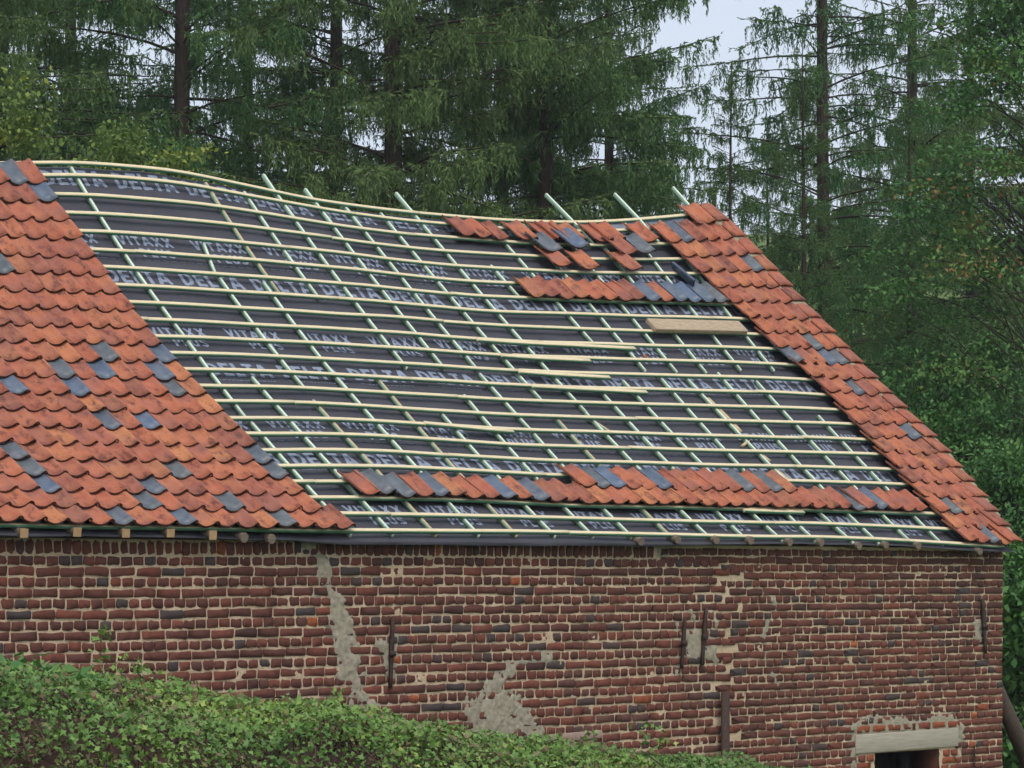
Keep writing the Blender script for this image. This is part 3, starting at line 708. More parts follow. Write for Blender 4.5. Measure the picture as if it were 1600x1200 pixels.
# bricks
def brick_variant(w, h, seed):
    r = random.Random(seed); n = []
    hw, hh_ = w / 2, h / 2; c = r.uniform(0.04, 0.20) * h
    pts = [(-hw + c, -hh_), (0, -hh_), (hw - c, -hh_), (hw, -hh_ + c), (hw, hh_ - c), (hw - c, hh_), (0, hh_), (-hw + c, hh_), (-hw, hh_ - c), (-hw, -hh_ + c)]
    k = 0.065 * h
    pts = [(x + r.uniform(-k, k) * 1.2, z + r.uniform(-k, k) * 1.6) for x, z in pts]
    Vs = [(x, 0.030, z) for x, z in pts] + [(x, 0.0045 + r.uniform(-0.001, 0.003), z) for x, z in pts]
    ins = 0.055 * h
    Vs += [(x - math.copysign(ins, x) * (1 if abs(x) > 0.01 else 0), r.uniform(-0.0018, 0.0018), z - math.copysign(ins, z)) for x, z in pts]
    m = len(pts)
    fs = [tuple(q * m + i for q, i in ((a_, j), (a_, (j + 1) % m), (a_ + 1, (j + 1) % m), (a_ + 1, j))) for a_ in (0, 1) for j in range(m)]
    fs += [(2 * m + 0, 2 * m + 1, 2 * m + 6, 2 * m + 7, 2 * m + 8, 2 * m + 9), (2 * m + 1, 2 * m + 2, 2 * m + 3, 2 * m + 4, 2 * m + 5, 2 * m + 6)]
    return Vs, fs
BK = {}
for kind, (w, h) in {'S': (0.1865, 0.0600), 'H': (0.0885, 0.0600), 'R': (0.063, 0.090), 's': (0.190, 0.0552), 'h': (0.0893, 0.0552)}.items():
    BK[kind] = [brick_variant(w, h, hash((ord(kind), q)) & 0xffff) for q in range(12)]
BM = {k: [mesh_np('brick', v_, f_, [M_BRICK_O]) for v_, f_ in L] for k, L in BK.items()}
bl = []                                    # (kind, variant, x, y, z, rot, sx, tint)
def pick_tint(x, z):
    q = random.random()
    low = np.clip((3.0 - z) / 1.2, 0, 1)  # upper bricks stay darker: soot plus painted shade of the overhang
    if q < 0.085 - 0.03 * low: return random.uniform(0.80, 0.90)
    if q > (0.975 if 10.5 < x < 12.3 else 0.993): return random.uniform(0.94, 1.0)
    return float(np.clip(random.gauss(0.34 + 0.24 * low + 0.14 * float(vnoise(x, z, 91, 0.8)), 0.17), 0, 0.76))
def seam(ci): return 15.72 + (0.10 if ci % 2 else -0.06) + 0.09 * math.sin(ci * 1.7)
def lay(zc, kind, x0, x1, pitch, sc=1.0, zmod=0.008):
    x = x0 + random.uniform(0, pitch) * (0.15 if x0 > 14 else 1)
    while x < x1 - pitch * 0.45:
        p = pitch * random.uniform(0.93, 1.07)
        if x1 - x < 1.45 * pitch: p = x1 - x + 0.004
        xc_ = x + p / 2
        if not (LIN[0] - 0.02 < xc_ < LIN[1] + 0.03 and zc < LIN[3] + 0.09) or (xc_ > LIN[1] - 0.03 and zc < 2.0):
            dz = zmod * float(vnoise(xc_, zc, 41, 0.7)) + random.gauss(0, 0.0015)
            bl.append((kind, random.randrange(12), xc_, float(wall_bow(np.array(xc_), np.array(zc))) + random.gauss(0, 0.0022), zc + dz, random.gauss(0, 0.9), p / pitch * sc, pick_tint(xc_, zc)))
        x += p
lay(3.496, 'R', 7.6, 14.9, 0.0735)
z = 3.44; ci = 0
while z > 1.25:
    kd = 'H' if ci % 2 == 0 else 'S'; ch = 0.0732
    lay(z - ch / 2, kd, 7.6 + random.uniform(-0.1, 0), seam(ci), 0.0985 if kd == 'H' else 0.1965); z -= ch; ci += 1
z = 3.53; ci = 0
while z > 1.0:
    kd = 'h' if ci % 2 == 0 else 's'; ch = 0.0668
    x0 = (14.95 if z > 3.44 else seam(int((3.44 - z) / 0.0732))) + 0.02
    lay(z - ch / 2, kd, x0, 19.41, 0.0995 if kd == 'h' else 0.2, 1.0, 0.006); z -= ch; ci += 1
# red course above the lintel and red jambs
for i in range(7):
    bl.append(('s', i, LIN[0] + 0.14 + i * 0.205, -0.004, 1.957, random.gauss(0, 1), 0.86, random.uniform(0.925, 0.962)))
for zc_, x_, kd in ((1.70, 17.45, 'h'), (1.70, 17.56, 'h'), (1.632, 17.47, 's'), (1.565, 17.42, 'h'), (1.565, 17.53, 'h'), (1.50, 17.47, 's'), (1.70, 18.60, 'h'), (1.632, 18.64, 's'), (1.70, 18.71, 'h'), (1.565, 18.58, 'h'), (1.565, 18.70, 'h'), (1.50, 18.64, 's')):
    bl.append((kd, 3, x_, -0.001, zc_, random.gauss(0, 1), 0.95, random.uniform(0.925, 0.96)))
def dep_(b): return b[2] * ST + D * CT
def seen(b):
    dp = dep_(b); px = 800 + F * (b[2] * CT - D * ST) / dp; py = HOR - F * (b[4] - H) / dp
    hedge = np.interp(px, [0, 300, 700, 1150, 1160], [1040, 1085, 1140, 1185, 1215])
    return 0 < px < 1600 and 845 < py < hedge
def size_(b): return {'S': 0.184, 's': 0.187, 'H': 0.086, 'h': 0.087, 'R': 0.075}[b[0]] / dep_(b)
order = sorted(range(len(bl)), key=lambda i: (-int(seen(bl[i])), -size_(bl[i])))
single = set(order[:300])
big = MB()
for i, (kd, vi, x, y, z, rot, sx, tn) in enumerate(bl):
    M = Matrix.Translation((x, y, z)) @ Matrix.Rotation(math.radians(rot), 4, 'Y') @ Matrix.Diagonal((sx, 1, 1, 1))
    if i in single:
        o = ob('brick', BM[kd][vi], wall, mat=M); o['tint'] = tn
    else:
        v_, f_ = BK[kd][vi]; big.add([tuple(M @ Vector(p)) for p in v_], f_, tn)
ob('brick_mass', big.mesh('brick_mass', [M_BRICK_G]), wall, kind='stuff')

# lintels
def slab(name, x0, x1, z0, z1, y0, y1, mat, tilt=0.0):
    m = MB(); m.box(((x0 + x1) / 2, (y0 + y1) / 2, (z0 + z1) / 2), ((x1 - x0) / 2, 0, tilt), (0, (y1 - y0) / 2, 0), (0, 0, (z1 - z0) / 2))
    o = ob(name, m.mesh(name, [mat]), barn); b = o.modifiers.new('b', 'BEVEL'); b.width = 0.006; b.segments = 2; return o
slab('lintel', LIN[0] + 0.03, LIN[1] - 0.03, LIN[2] + 0.005, LIN[3] + 0.012, -0.008, 0.3, M_LINTEL, 0.004)
xa, za = px_plane(848, 1150, 0); xb, zb = px_plane(940, 1141, 0)
slab('stone_lintel', xa, xb, za - 0.05, za + 0.015, -0.010, 0.1, M_PINK, 0.008)

# cement repairs: uneven skims that let brick faces show through
def patch(strokes, seed, thick=0.012, ragged=0.045):
    thick = thick * 0.55; ragged = ragged * 1.25
    P = []
    for x, y, r in strokes:
        X, z = px_plane(x, y, 0); s_ = F / (X * ST + D * CT); P.append((X, z, r / s_))
    P = np.array(P); x0, x1 = P[:, 0].min() - 0.2, P[:, 0].max() + 0.2; z0, z1 = P[:, 1].min() - 0.15, P[:, 1].max() + 0.15
    st = 0.011; gx_ = np.arange(x0, x1, st); gz = np.arange(z0, z1, st); A, B = np.meshgrid(gx_, gz, indexing='ij')
    d = np.full(A.shape, 9.0)
    segs = list(zip(P[:-1], P[1:])) if len(P) > 1 else [(P[0], P[0])]
    for p, q in segs:
        ab = q[:2] - p[:2]; L2 = (ab ** 2).sum() + 1e-9
        t = np.clip(((A - p[0]) * ab[0] + (B - p[1]) * ab[1]) / L2, 0, 1)
        d = np.minimum(d, np.hypot((A - p[0] - t * ab[0]) / 1.25, B - p[1] - t * ab[1]) - (p[2] + (q[2] - p[2]) * t))
    d = d + ragged * vnoise(A, B, seed, 9) + ragged * 0.6 * vnoise(A, B, seed + 1, 24)
    m = np.clip(-d / 0.085 + 0.62, 0, 1)
    hgt = 0.013 - m * (0.013 + thick * 0.6) + 0.0045 * vnoise(A, B, seed + 2, 11) + 0.0035 * vnoise(A, B, seed + 3, 30) + 0.002 * vnoise(A, B, seed + 4, 62)
    Y = wall_bow(A, B) + hgt
    n2 = len(gz); ii, jj = np.meshgrid(np.arange(len(gx_) - 1), np.arange(n2 - 1), indexing='ij')
    k = (m[:-1, :-1] > 0.02) & ~((A[:-1, :-1] > OPEN[0] - 0.012) & (A[:-1, :-1] < OPEN[1]) & (B[:-1, :-1] < OPEN[2])); a = (ii * n2 + jj)[k].ravel()
    V = np.stack([A, Y, B], -1).reshape(-1, 3); f = np.stack([a, a + n2, a + n2 + 1, a + 1], 1)
    used, inv = np.unique(f, return_inverse=True)
    ob('cement_patch', mesh_np('cement_patch', V[used], inv.reshape(f.shape), [M_CEMENT], smooth=True), barn, label='grey cement repair smeared over the bricks')
patch([(489,850,11),(500,880,12),(512,912,13),(524,945,13),(531,975,16),(542,1000,19),(545,1030,14),(556,1062,14),(568,1090,14),(580,1120,10)], 60, 0.015, 0.045)
patch([(604,1010,8),(604,1045,6)], 70, 0.010, 0.03); patch([(620,1000,7),(618,1040,5)], 72, 0.010, 0.03)
patch([(862,1028,9),(815,1034,9),(790,1050,9),(772,1070,13),(757,1092,20),(752,1112,32),(766,1132,52)], 74, 0.009, 0.045)
patch([(790,1108,26),(812,1130,20),(835,1146,12)], 76, 0.008, 0.05)
patch([(1112,975,6),(1112,1020,8),(1120,1030,5)], 78, 0.010, 0.04); patch([(1082,965,9),(1080,1020,10)], 80, 0.006, 0.06); patch([(1060,975,4),(1058,1060,6)], 82, 0.006, 0.05)
patch([(1335,1138,10),(1370,1130,15),(1420,1138,12),(1470,1128,15),(1497,1138,11)], 84, 0.010, 0.03); patch([(1334,1140,5),(1334,1195,6)], 86, 0.005, 0.03); patch([(1500,1145,5),(1500,1172,4),(1490,1195,5)], 88, 0.005, 0.03)
patch([(1529,975,5),(1530,992,6)], 90, 0.010, 0.02); patch([(1539,955,3),(1540,985,3)], 92, 0.008, 0.02)
patch([(1040,862,5),(1020,872,3)], 94, 0.006, 0.03); patch([(1210,940,3),(1195,990,3),(1200,1040,3),(1235,1100,4)], 96, 0.002, 0.035)

# iron wall anchors
def anchor(p0, p1, w, label):
    (xa, za), (xb, zb) = px_plane(*p0, 0), px_plane(*p1, 0); a_, b_ = np.array([xa, -0.018, za]), np.array([xb, -0.022, zb])
    d = (b_ - a_); L = np.linalg.norm(d); d /= L; m = MB()
    n = 6; Vs = []
    for i in range(n + 1):
        c = a_ + d * L * i / n; ww = w * (0.8 + 0.4 * (i in (2, 3))) ; 
        for sx, sy in ((-1, -1), (1, -1), (1, 1), (-1, 1)): Vs.append(c + np.array([sx * ww / 2, sy * 0.011, 0]))
    fs = [(4 * i + j, 4 * i + (j + 1) % 4, 4 * i + 4 + (j + 1) % 4, 4 * i + 4 + j) for i in range(n) for j in range(4)] + [(3, 2, 1, 0), tuple(4 * n + j for j in range(4))]
    m.add(Vs, fs); c = (a_ + b_) / 2; m.box(c + np.array([0, -0.014, 0]), (w * 0.9, 0, 0), (0, 0.008, 0), (0, 0, 0.02))
    ob('wall_anchor', m.mesh('wall_anchor', [M_IRON]), barn, label=label)
anchor((611, 967), (607, 1076), 0.030, 'rusty iron wall anchor beside the long cement crack repair')
anchor((1068, 964), (1062, 1045), 0.026, 'rusty iron wall anchor, left one of the pair')
anchor((1101, 950), (1094, 1040), 0.030, 'rusty iron wall anchor, right one of the pair')
anchor((1533, 936), (1537, 1021), 0.034, 'rusty iron wall anchor near the corner')

# rafters under the eave and the wall plate
def rafter(px, py, s_, mat, seed):
    X, zc = px_plane(px, py, -0.15); r = random.Random(seed); m = MB()
    tu, tv, n = frame(X, 0.03); a_ = np.array([X, -0.15, zc]); d = np.array([0, 1.0, 0.12]); d /= np.linalg.norm(d)
    k = 4 if mat is M_CUTWOOD else 8; Vs = []; up = np.array([0, -d[2], d[1]])
    for L in (0, 0.42):
        for j in range(k):
            q = 2 * math.pi * (j + 0.5) / k; cx, cz = math.cos(q), math.sin(q)
            e = max(abs(cx), abs(cz)) if mat is M_CUTWOOD else 1.0
            Vs.append(a_ + d * L + np.array([cx / e * s_ / 2, 0, 0]) + up * cz / e * s_ / 2 * r.uniform(0.9, 1.1))
    m.add(Vs, [(j, (j + 1) % k, k + (j + 1) % k, k + j) for j in range(k)], m=1); m.add(Vs[:k], [tuple(range(k))[::-1]], m=0)
    ob('rafter', m.mesh('rafter', [mat, M_OLDWOOD]), barn)
for i, (x, y) in enumerate(((-40, 833), (38, 833), (121, 832), (197, 833), (267, 833), (333, 836))): rafter(x, y, 0.062, M_CUTWOOD, i)
for i, (x, y) in enumerate(((382, 840), (425, 842), (1002, 846), (1060, 843), (1120, 844), (1174, 845), (1235, 847), (1284, 848), (1343, 853), (1385, 852), (1436, 853), (1532, 862))): rafter(x, y, 0.072, M_OLDWOOD, 20 + i)
wp = MB(); wp.box((13.2, 0.16, 3.60), (6.15, 0, 0), (0, 0.09, 0), (0, 0, 0.043)); ob('wall_plate', wp.mesh('wall_plate', [M_OLDWOOD]), barn)

# things by the wall
xa, za = px_plane(1130, 1081, -0.03)
po = MB(); po.box((xa, -0.055, za / 2), (0.040, 0, 0), (0, 0.012, 0), (0, 0, za / 2))
o = ob('steel_post', po.mesh('steel_post', [M_IRON]), label='dark rusty steel post standing against the brick wall', cat='post')
lg = MB()
qa, qb = px_plane(1556, 1075, 0.5), px_plane(1668, 1330, 0.5); p0 = np.array([qa[0], 0.5, qa[1]]); p1 = np.array([qb[0], 0.5, qb[1]]); p1 = p0 + (p1 - p0) * p0[2] / (p0[2] - p1[2])
lg.tube([p0 + (p1 - p0) * t for t in (0, 0.25, 0.5, 0.75, 1)], [0.075, 0.08, 0.085, 0.09, 0.095], 10)
ob('timber_prop', lg.mesh('timber_prop', [M_PROP], True), label='thick brown timber prop leaning on the gable behind the corner', cat='prop')
ch = empty('chain', (18.98, -0.02, 1.55), 'short dark chain hanging on the wall near the corner', 'chain')
xa, za = px_plane(1522, 1168, -0.02)
for i in range(7):
    m = MB(); c = np.array([xa, -0.022, za - i * 0.027]); a_ = np.array([1.0, 0, 0]) if i % 2 else np.array([0.3, 0.95, 0]) * 0.8
    m.tube([c + a_ * 0.010 * math.cos(q) + np.array([0, 0, 0.018 * math.sin(q)]) for q in np.linspace(0, 2 * math.pi, 9)], [0.0045] * 9, 5, cap=False)
    ob('link', m.mesh('link', [M_IRON]), ch)

# ------------------------------------------------------------------ foliage generators
def leaf_quads(C, size, nrm, droop, rg, aspect=0.6):
    """one folded diamond leaf (two triangles pairs as one quad) at every point C"""
    n = len(C); a = rg.normal(size=(n, 3)); a[:, 2] -= droop; a /= np.linalg.norm(a, axis=1, keepdims=True)
    b = np.cross(a, nrm + rg.normal(size=(n, 3)) * 0.45); b /= np.linalg.norm(b, axis=1, keepdims=True) + 1e-9
    s = size * rg.uniform(0.65, 1.25, (n, 1))
    V = np.stack([C, C + a * s * 0.45 + b * s * aspect * 0.5, C + a * s, C + a * s * 0.45 - b * s * aspect * 0.5], 1).reshape(-1, 3)
    return V, np.arange(4 * n).reshape(-1, 4)

def make_spruce(seed, Ht, rad, dens, lacy, zfull=13.5, trunk_r=0.16, skirt=1.2):
    rg = np.random.default_rng(seed); tb = MB(); br = MB()
    bend = rg.uniform(-0.25, 0.25, 2)
    def axis(z): t = z / Ht; return np.array([bend[0] * math.sin(t * 3), bend[1] * math.sin(t * 2.4), z])
    zz = np.linspace(0, Ht, 16); tb.tube([axis(z) for z in zz], [trunk_r * (1 - z / Ht) ** 0.8 + 0.012 for z in zz], 9)
    strips = []; tints = []
    z = skirt
    while z < Ht - 0.3:
        k = rg.integers(4, 7); low = z < zfull
        for _ in range(k):
            az = rg.uniform(0, 2 * math.pi); t = z / Ht
            L = rad * (1 - t) ** 0.72 * rg.uniform(0.55, 1.15)
            if L < 0.25: continue
            dirv = np.array([math.cos(az), math.sin(az), 0]); side = np.array([-dirv[1], dirv[0], 0])
            e0 = rg.uniform(-0.12, 0.35) + 0.35 * t; dr = rg.uniform(0.14, 0.30) * (1 - 0.6 * t); up = rg.uniform(0.25, 0.55)
            def path(s):
                x = s / L
                return axis(z + rgz) + dirv * s + np.array([0, 0, 1]) * (e0 * s - dr * s * x * 1.6 + up * L * 0.35 * np.maximum(x - 0.55, 0) ** 2 * 4 * 0.6)
            rgz = rg.uniform(-0.2, 0.2); n = 6
            br.tube([path(L * i / n) for i in range(n + 1)], [0.020 * (L / 3) * (1 - i / n) + 0.005 for i in range(n + 1)], 4, cap=False)
            # side twigs, then branchlets hanging from them
            nt_ = int(L / 0.20 * dens * (1 if low else 0.25)) + 2
            s0 = rg.uniform(0.04 + 0.25 * lacy, 1.0, nt_) ** 0.85 * L
            root = np.stack([path(s) for s in s0]); sg = rg.choice([-1, 1], nt_)
            tl = (0.22 + 0.42 * (1 - s0 / L)) * rg.uniform(0.6, 1.3, nt_) * (0.6 + 0.4 * L / rad)
            td = dirv * 0.75 + side[None] * (sg * rg.uniform(0.5, 1.1, nt_))[:, None]; td = td / np.linalg.norm(td, axis=1, keepdims=True)
            td[:, 2] -= rg.uniform(0.0, 0.35, nt_)
            m = 5
            for q in range(m):
                f = (q + rg.uniform(0, 1, nt_)) / m
                c = root + td * (tl * f)[:, None]
                hang = rg.uniform(0.14, 0.58, nt_) * (0.55 + 0.45 * (1 - t)) * (1.0 - 0.35 * f)
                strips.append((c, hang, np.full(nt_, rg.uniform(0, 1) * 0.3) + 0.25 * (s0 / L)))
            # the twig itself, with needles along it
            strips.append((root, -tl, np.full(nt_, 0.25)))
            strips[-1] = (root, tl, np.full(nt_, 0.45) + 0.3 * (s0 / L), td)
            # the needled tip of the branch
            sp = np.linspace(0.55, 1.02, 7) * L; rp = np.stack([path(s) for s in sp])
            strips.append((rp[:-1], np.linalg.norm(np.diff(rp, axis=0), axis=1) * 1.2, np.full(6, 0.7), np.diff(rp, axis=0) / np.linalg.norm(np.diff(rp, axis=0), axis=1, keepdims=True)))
        z += rg.uniform(0.26, 0.5)
    VV, TT_, n0 = [], [], 0
    for s in strips:
        c, h, tn = s[:3]; n = len(c)
        if len(s) == 4: dirs = s[3] + rg.normal(size=(n, 3)) * 0.05; w0 = rg.uniform(0.045, 0.08, n)
        else: dirs = np.stack([rg.normal(0, 0.13, n), rg.normal(0, 0.13, n), -np.ones(n)], 1); w0 = rg.uniform(0.032, 0.065, n)
        dirs /= np.linalg.norm(dirs, axis=1, keepdims=True)
        a = rg.uniform(0, 2 * math.pi, n); wv = np.stack([np.cos(a), np.sin(a), rg.normal(0, 0.2, n)], 1); wv -= dirs * (wv * dirs).sum(1, keepdims=True); wv /= np.linalg.norm(wv, axis=1, keepdims=True)
        K = 10; sway = rg.normal(0, 0.03, (n, 3)); w2 = np.cross(dirs, wv)
        for q in range(K):
            f = (q + rg.uniform(0, 1, n)) / K; ang = rg.uniform(0, 2 * math.pi, n)[:, None]
            side_ = wv * np.cos(ang) + w2 * np.sin(ang)
            p0 = c + dirs * (h * f)[:, None] + sway * (f * (1 - f) * 4)[:, None]
            dd = dirs * 0.9 + side_ * rg.uniform(0.25, 0.75, n)[:, None]
            ln = (np.clip(h * 0.28, 0.06, 0.14) * rg.uniform(0.7, 1.25, n))[:, None]; bw = (w0 * rg.uniform(0.16, 0.30, n))[:, None]
            pw_ = np.cross(dd, side_ + rg.normal(0, 0.6, (n, 3))); pw_ /= np.linalg.norm(pw_, axis=1, keepdims=True) + 1e-9
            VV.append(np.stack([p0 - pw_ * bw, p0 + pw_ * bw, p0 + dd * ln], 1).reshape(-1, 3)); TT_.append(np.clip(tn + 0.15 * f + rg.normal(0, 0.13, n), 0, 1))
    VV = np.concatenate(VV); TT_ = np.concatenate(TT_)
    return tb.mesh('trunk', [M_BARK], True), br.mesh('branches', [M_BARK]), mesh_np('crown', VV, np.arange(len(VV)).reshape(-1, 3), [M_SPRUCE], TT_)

def tree_thing(name, meshes, loc, rz, sc, label, cat, group=None):
    e = bpy.data.objects.new(name, None); COL.objects.link(e); e.location = loc; e.rotation_euler = (0, 0, rz); e.scale = (sc, sc, sc); e['label'] = label; e['category'] = cat
    if group: e['group'] = group
    for nm, me in meshes:
        c = bpy.data.objects.new(nm, me); COL.objects.link(c); c.parent = e
        if nm != 'trunk': c['kind'] = 'stuff'
    return e

SP = {'A': make_spruce(1, 25, 4.3, 2.3, 0.0), 'B': make_spruce(2, 23, 3.9, 2.2, 0.0), 'C': make_spruce(3, 26, 4.0, 1.0, 0.10, trunk_r=0.15), 'D': make_spruce(4, 24, 4.2, 1.2, 0.05, trunk_r=0.16)}

SPR = [(-60, 17, 'D', 1.0, 'lacy spruce cut by the left edge of the picture'), (25, 21, 'D', 1.05, 'spruce with dark trunk near the left edge'), (130, 24, 'C', 1.0, 'thin lacy spruce between the left edge and the yellow green saplings'),
 (275, 17, 'C', 1.02, 'open spruce with a visible trunk above the left tiles'), (400, 23, 'D', 0.95, 'drooping spruce behind the upper left ridge batten'), (505, 20, 'D', 1.0, 'lacy spruce left of the thick dark trunk'),
 (632, 15, 'D', 1.08, 'spruce with the thick dark trunk left of the centre'), (770, 20, 'A', 0.95, 'dense spruce in the shade of the big central one'), (868, 14.5, 'A', 1.0, 'biggest dense spruce above the dip in the ridge'),
 (945, 21, 'B', 0.9, 'dense dark spruce at the left side of the sky gap'), (1305, 16, 'C', 0.97, 'open spruce with a straight visible trunk right of the sky gap'), (1195, 27, 'B', 0.60, 'low spruce behind the top of the right hand tiles'),
 (1430, 19, 'D', 1.02, 'spruce with long drooping branches in front of the second trunk at right'), (1345, 25, 'B', 0.62, 'small dense spruce under the open one at right'), (1520, 22, 'A', 0.95, 'dense spruce behind the orange tinted tree'), (1640, 20, 'B', 1.0, 'spruce cut by the right edge of the picture'),
 (1150, 14, 'A', 0.46, 'low dense spruce right behind the gable peak'), (1255, 12, 'B', 0.50, 'low dark spruce just beyond the tiled verge'), (1420, 13, 'A', 0.46, 'dark young spruce between the verge and the broadleaf trees')]
for i, (px, y, k, sc, lb) in enumerate(SPR):
    X, _ = px_plane(px, 600, y); t, b, c = SP[k]
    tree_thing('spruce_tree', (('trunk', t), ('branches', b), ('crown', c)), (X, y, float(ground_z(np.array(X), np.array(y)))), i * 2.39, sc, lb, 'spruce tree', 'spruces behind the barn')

def make_broadleaf(seed, Ht, rad, nclump, leaf, mat, per=130, z0=0.25, trunk_r=0.14, clump_r=0.55, warm=0.0):
    rg = np.random.default_rng(seed); tb = MB(); 
    tb.tube([np.array([0.1 * math.sin(t * 4), 0.1 * math.cos(t * 3) - 0.1, Ht * 0.9 * t]) for t in np.linspace(0, 1, 9)], [trunk_r * (1 - 0.85 * t) for t in np.linspace(0, 1, 9)], 8)
    VV, TT_ = [], []; lb_ = MB()
    for _ in range(nclump):
        t = rg.uniform(z0, 1.0); az = rg.uniform(0, 2 * math.pi); prof = math.sin(min(1, (t - z0) / (1 - z0) * 0.93 + 0.12) * math.pi) ** 0.6
        rr = rad * prof * rg.uniform(0.35, 1.05) ** 0.6; c = np.array([math.cos(az) * rr, math.sin(az) * rr, Ht * t])
        s = np.array([0, 0, max(0.2, Ht * t - rr * rg.uniform(0.4, 0.9))])
        lb_.tube([s, s * 0.45 + c * 0.55 + np.array([0, 0, 0.12 * rr]), c], [0.016 * trunk_r / 0.14, 0.010 * trunk_r / 0.14, 0.004], 4, cap=False)
        n = int(per * 1.5 * rg.uniform(0.6, 1.4)); d = rg.normal(size=(n, 3)) * np.array([1, 1, 0.36]) * clump_r * rg.uniform(0.6, 1.2) * 0.62
        C = c + d; V, f = leaf_quads(C, leaf, np.array([0, 0, 1.0]), 0.5, rg); VV.append(V)
        base_t = rg.uniform(0.1, 0.6) + (warm if rg.uniform() < 0.25 else 0) ; TT_.append(np.clip(base_t + rg.normal(0, 0.15, n), 0, 1))
    VV = np.concatenate(VV); TT_ = np.concatenate(TT_)
    return (('trunk', tb.mesh('trunk', [M_BARK], True)), ('branches', lb_.mesh('branches', [M_BARK])), ('crown', mesh_np('crown', VV, np.arange(len(VV)).reshape(-1, 4), [mat], TT_)))
BL = [(1622, 9.0, 11, 13.6, 2.3, 330, 0.085, M_LEAF_DARK, 150, 0.33, 'tall broadleaf tree with orange tinted leaves at the right edge'),
      (1490, 10.5, 12, 6.6, 1.9, 170, 0.085, M_LEAF_DARK, 140, 0.25, 'dark green broadleaf tree leaning over the tiled verge'),
      (1590, 6.0, 13, 4.9, 1.5, 150, 0.08, M_LEAF_DARK, 140, 0.0, 'bushy broadleaf tree low at the right edge'),
      (1405, 12.0, 14, 6.2, 2.0, 150, 0.085, M_LEAF_DARK, 130, 0.1, 'dim broadleaf tree between the spruces and the verge'),
      (1555, 14, 18, 7.6, 2.3, 170, 0.09, M_LEAF_DARK, 130, 0.15, 'broad dark tree behind the orange tinted one'),
      (1330, 15, 19, 6.6, 2.3, 140, 0.09, M_LEAF_DARK, 130, 0.0, 'low dark tree behind the middle of the verge')]
for px, y, sd_, ht, rd, nc, lf, mt, per, wm, lb in BL:
    X, _ = px_plane(px, 600, y)
    tree_thing('broadleaf_tree', make_broadleaf(sd_, ht, rd, nc, lf, mt, per, 0.12, warm=wm), (X, y, 0), sd_ * 1.3, 1.0, lb, 'tree', 'broadleaf trees at the right')
YL = [(35, 10.5, 21, 8.9, 0.5, 45, 'tallest yellow green sapling at the left edge'), (190, 11, 22, 8.65, 0.55, 45, 'pale green sapling above the left tiles'), (95, 10, 23, 8.05, 0.4, 30, 'short yellow green sapling between two taller ones'),
      (268, 10, 24, 8.2, 0.42, 35, 'yellow leaved sapling just behind the ridge hump'), (318, 10, 25, 8.3, 0.36, 30, 'yellow leaved sapling right of the ridge hump')]
for px, y, sd_, ht, rd, nc, lb in YL:
    X, _ = px_plane(px, 600, y)
    tree_thing('sapling', make_broadleaf(sd_, ht, rd, nc, 0.075, M_LEAF_YEL, 75, 0.3, 0.05, 0.3, 0.3), (X, y, 0), sd_, 1.0, lb, 'sapling', 'saplings behind the ridge')
X, _ = px_plane(1592, 950, 1.6)
tree_thing('leafy_shrub', make_broadleaf(31, 3.2, 0.62, 110, 0.11, M_LEAF_FRESH, 40, 0.25, 0.04, 0.3), (X + 0.15, 1.6, 0), 0.4, 1.0, 'fresh green leafy shrub behind the right corner of the wall', 'shrub')

# ------------------------------------------------------------------ hedge in front of the wall
HY0, HY1 = -4.3, -2.5
def hedge_top(px): return np.interp(px, [-200, 0, 90, 170, 300, 500, 620, 700, 850, 1000, 1150, 1250, 1700], [1010, 1022, 1040, 1062, 1076, 1100, 1118, 1136, 1157, 1170, 1184, 1205, 1300])
HX = np.linspace(6.2, 14.6, 110); HZ = []
for x in HX:
    Y = HY1 + D - 0.35; dep = x * ST + Y * CT; px = 800 + F * (x * CT - Y * ST) / dep
    HZ.append(H + (HOR - hedge_top(px)) / F * dep)
HZ = np.array(HZ)
rg = np.random.default_rng(77)
N = 84000
def hedge_pts(n, seed):
    r = np.random.default_rng(seed); x = r.uniform(HX[0], HX[-1], n); top = np.interp(x, HX, HZ)
    on_top = r.uniform(size=n) < 0.62
    y = np.where(on_top, r.uniform(HY0 - 0.05, HY1 + 0.1, n), HY0 - 0.08 + np.abs(r.normal(0, 0.09, n)))
    rnd = np.clip((y - HY0) / 0.35, 0, 1) ** 0.5
    zt = top - 0.35 * (1 - rnd) - 0.18 * np.clip((HY1 - y) / 1.8, 0, 1) + 0.07 * vnoise(x, y, 51, 1.6) + 0.07 * vnoise(x, y, 52, 4.0)
    z = np.where(on_top, zt - np.abs(r.normal(0, 0.055, n)), r.uniform(0.6, 1.0, n) * zt)
    y = y + np.where(on_top, 0, 0.10 * vnoise(x, z, 53, 2.5))
    return np.stack([x, y, z], 1)
C = hedge_pts(N, 1)
LOBES = np.array([(0, -0.1), (0.24, 0.18), (0.52, 0.42), (0.2, 0.52), (0.0, 1.0), (-0.2, 0.52), (-0.52, 0.42), (-0.24, 0.18)])
def lobed(C, size, rg, up=0.55):
    n = len(C); nr = rg.normal(size=(n, 3)) * 0.55 + np.array([0, -0.35, up]); nr /= np.linalg.norm(nr, axis=1, keepdims=True)
    a = np.cross(nr, rg.normal(size=(n, 3))); a /= np.linalg.norm(a, axis=1, keepdims=True); b = np.cross(nr, a)
    s = size * rg.uniform(0.5, 1.4, (n, 1))
    V = np.stack([C + a * s * l[0] + b * s * l[1] - nr * s * (0.25 * abs(l[0])) for l in LOBES], 1)
    return V.reshape(-1, 3), np.arange(len(LOBES) * n).reshape(-1, len(LOBES))
V, f = lobed(C, 0.032, rg)
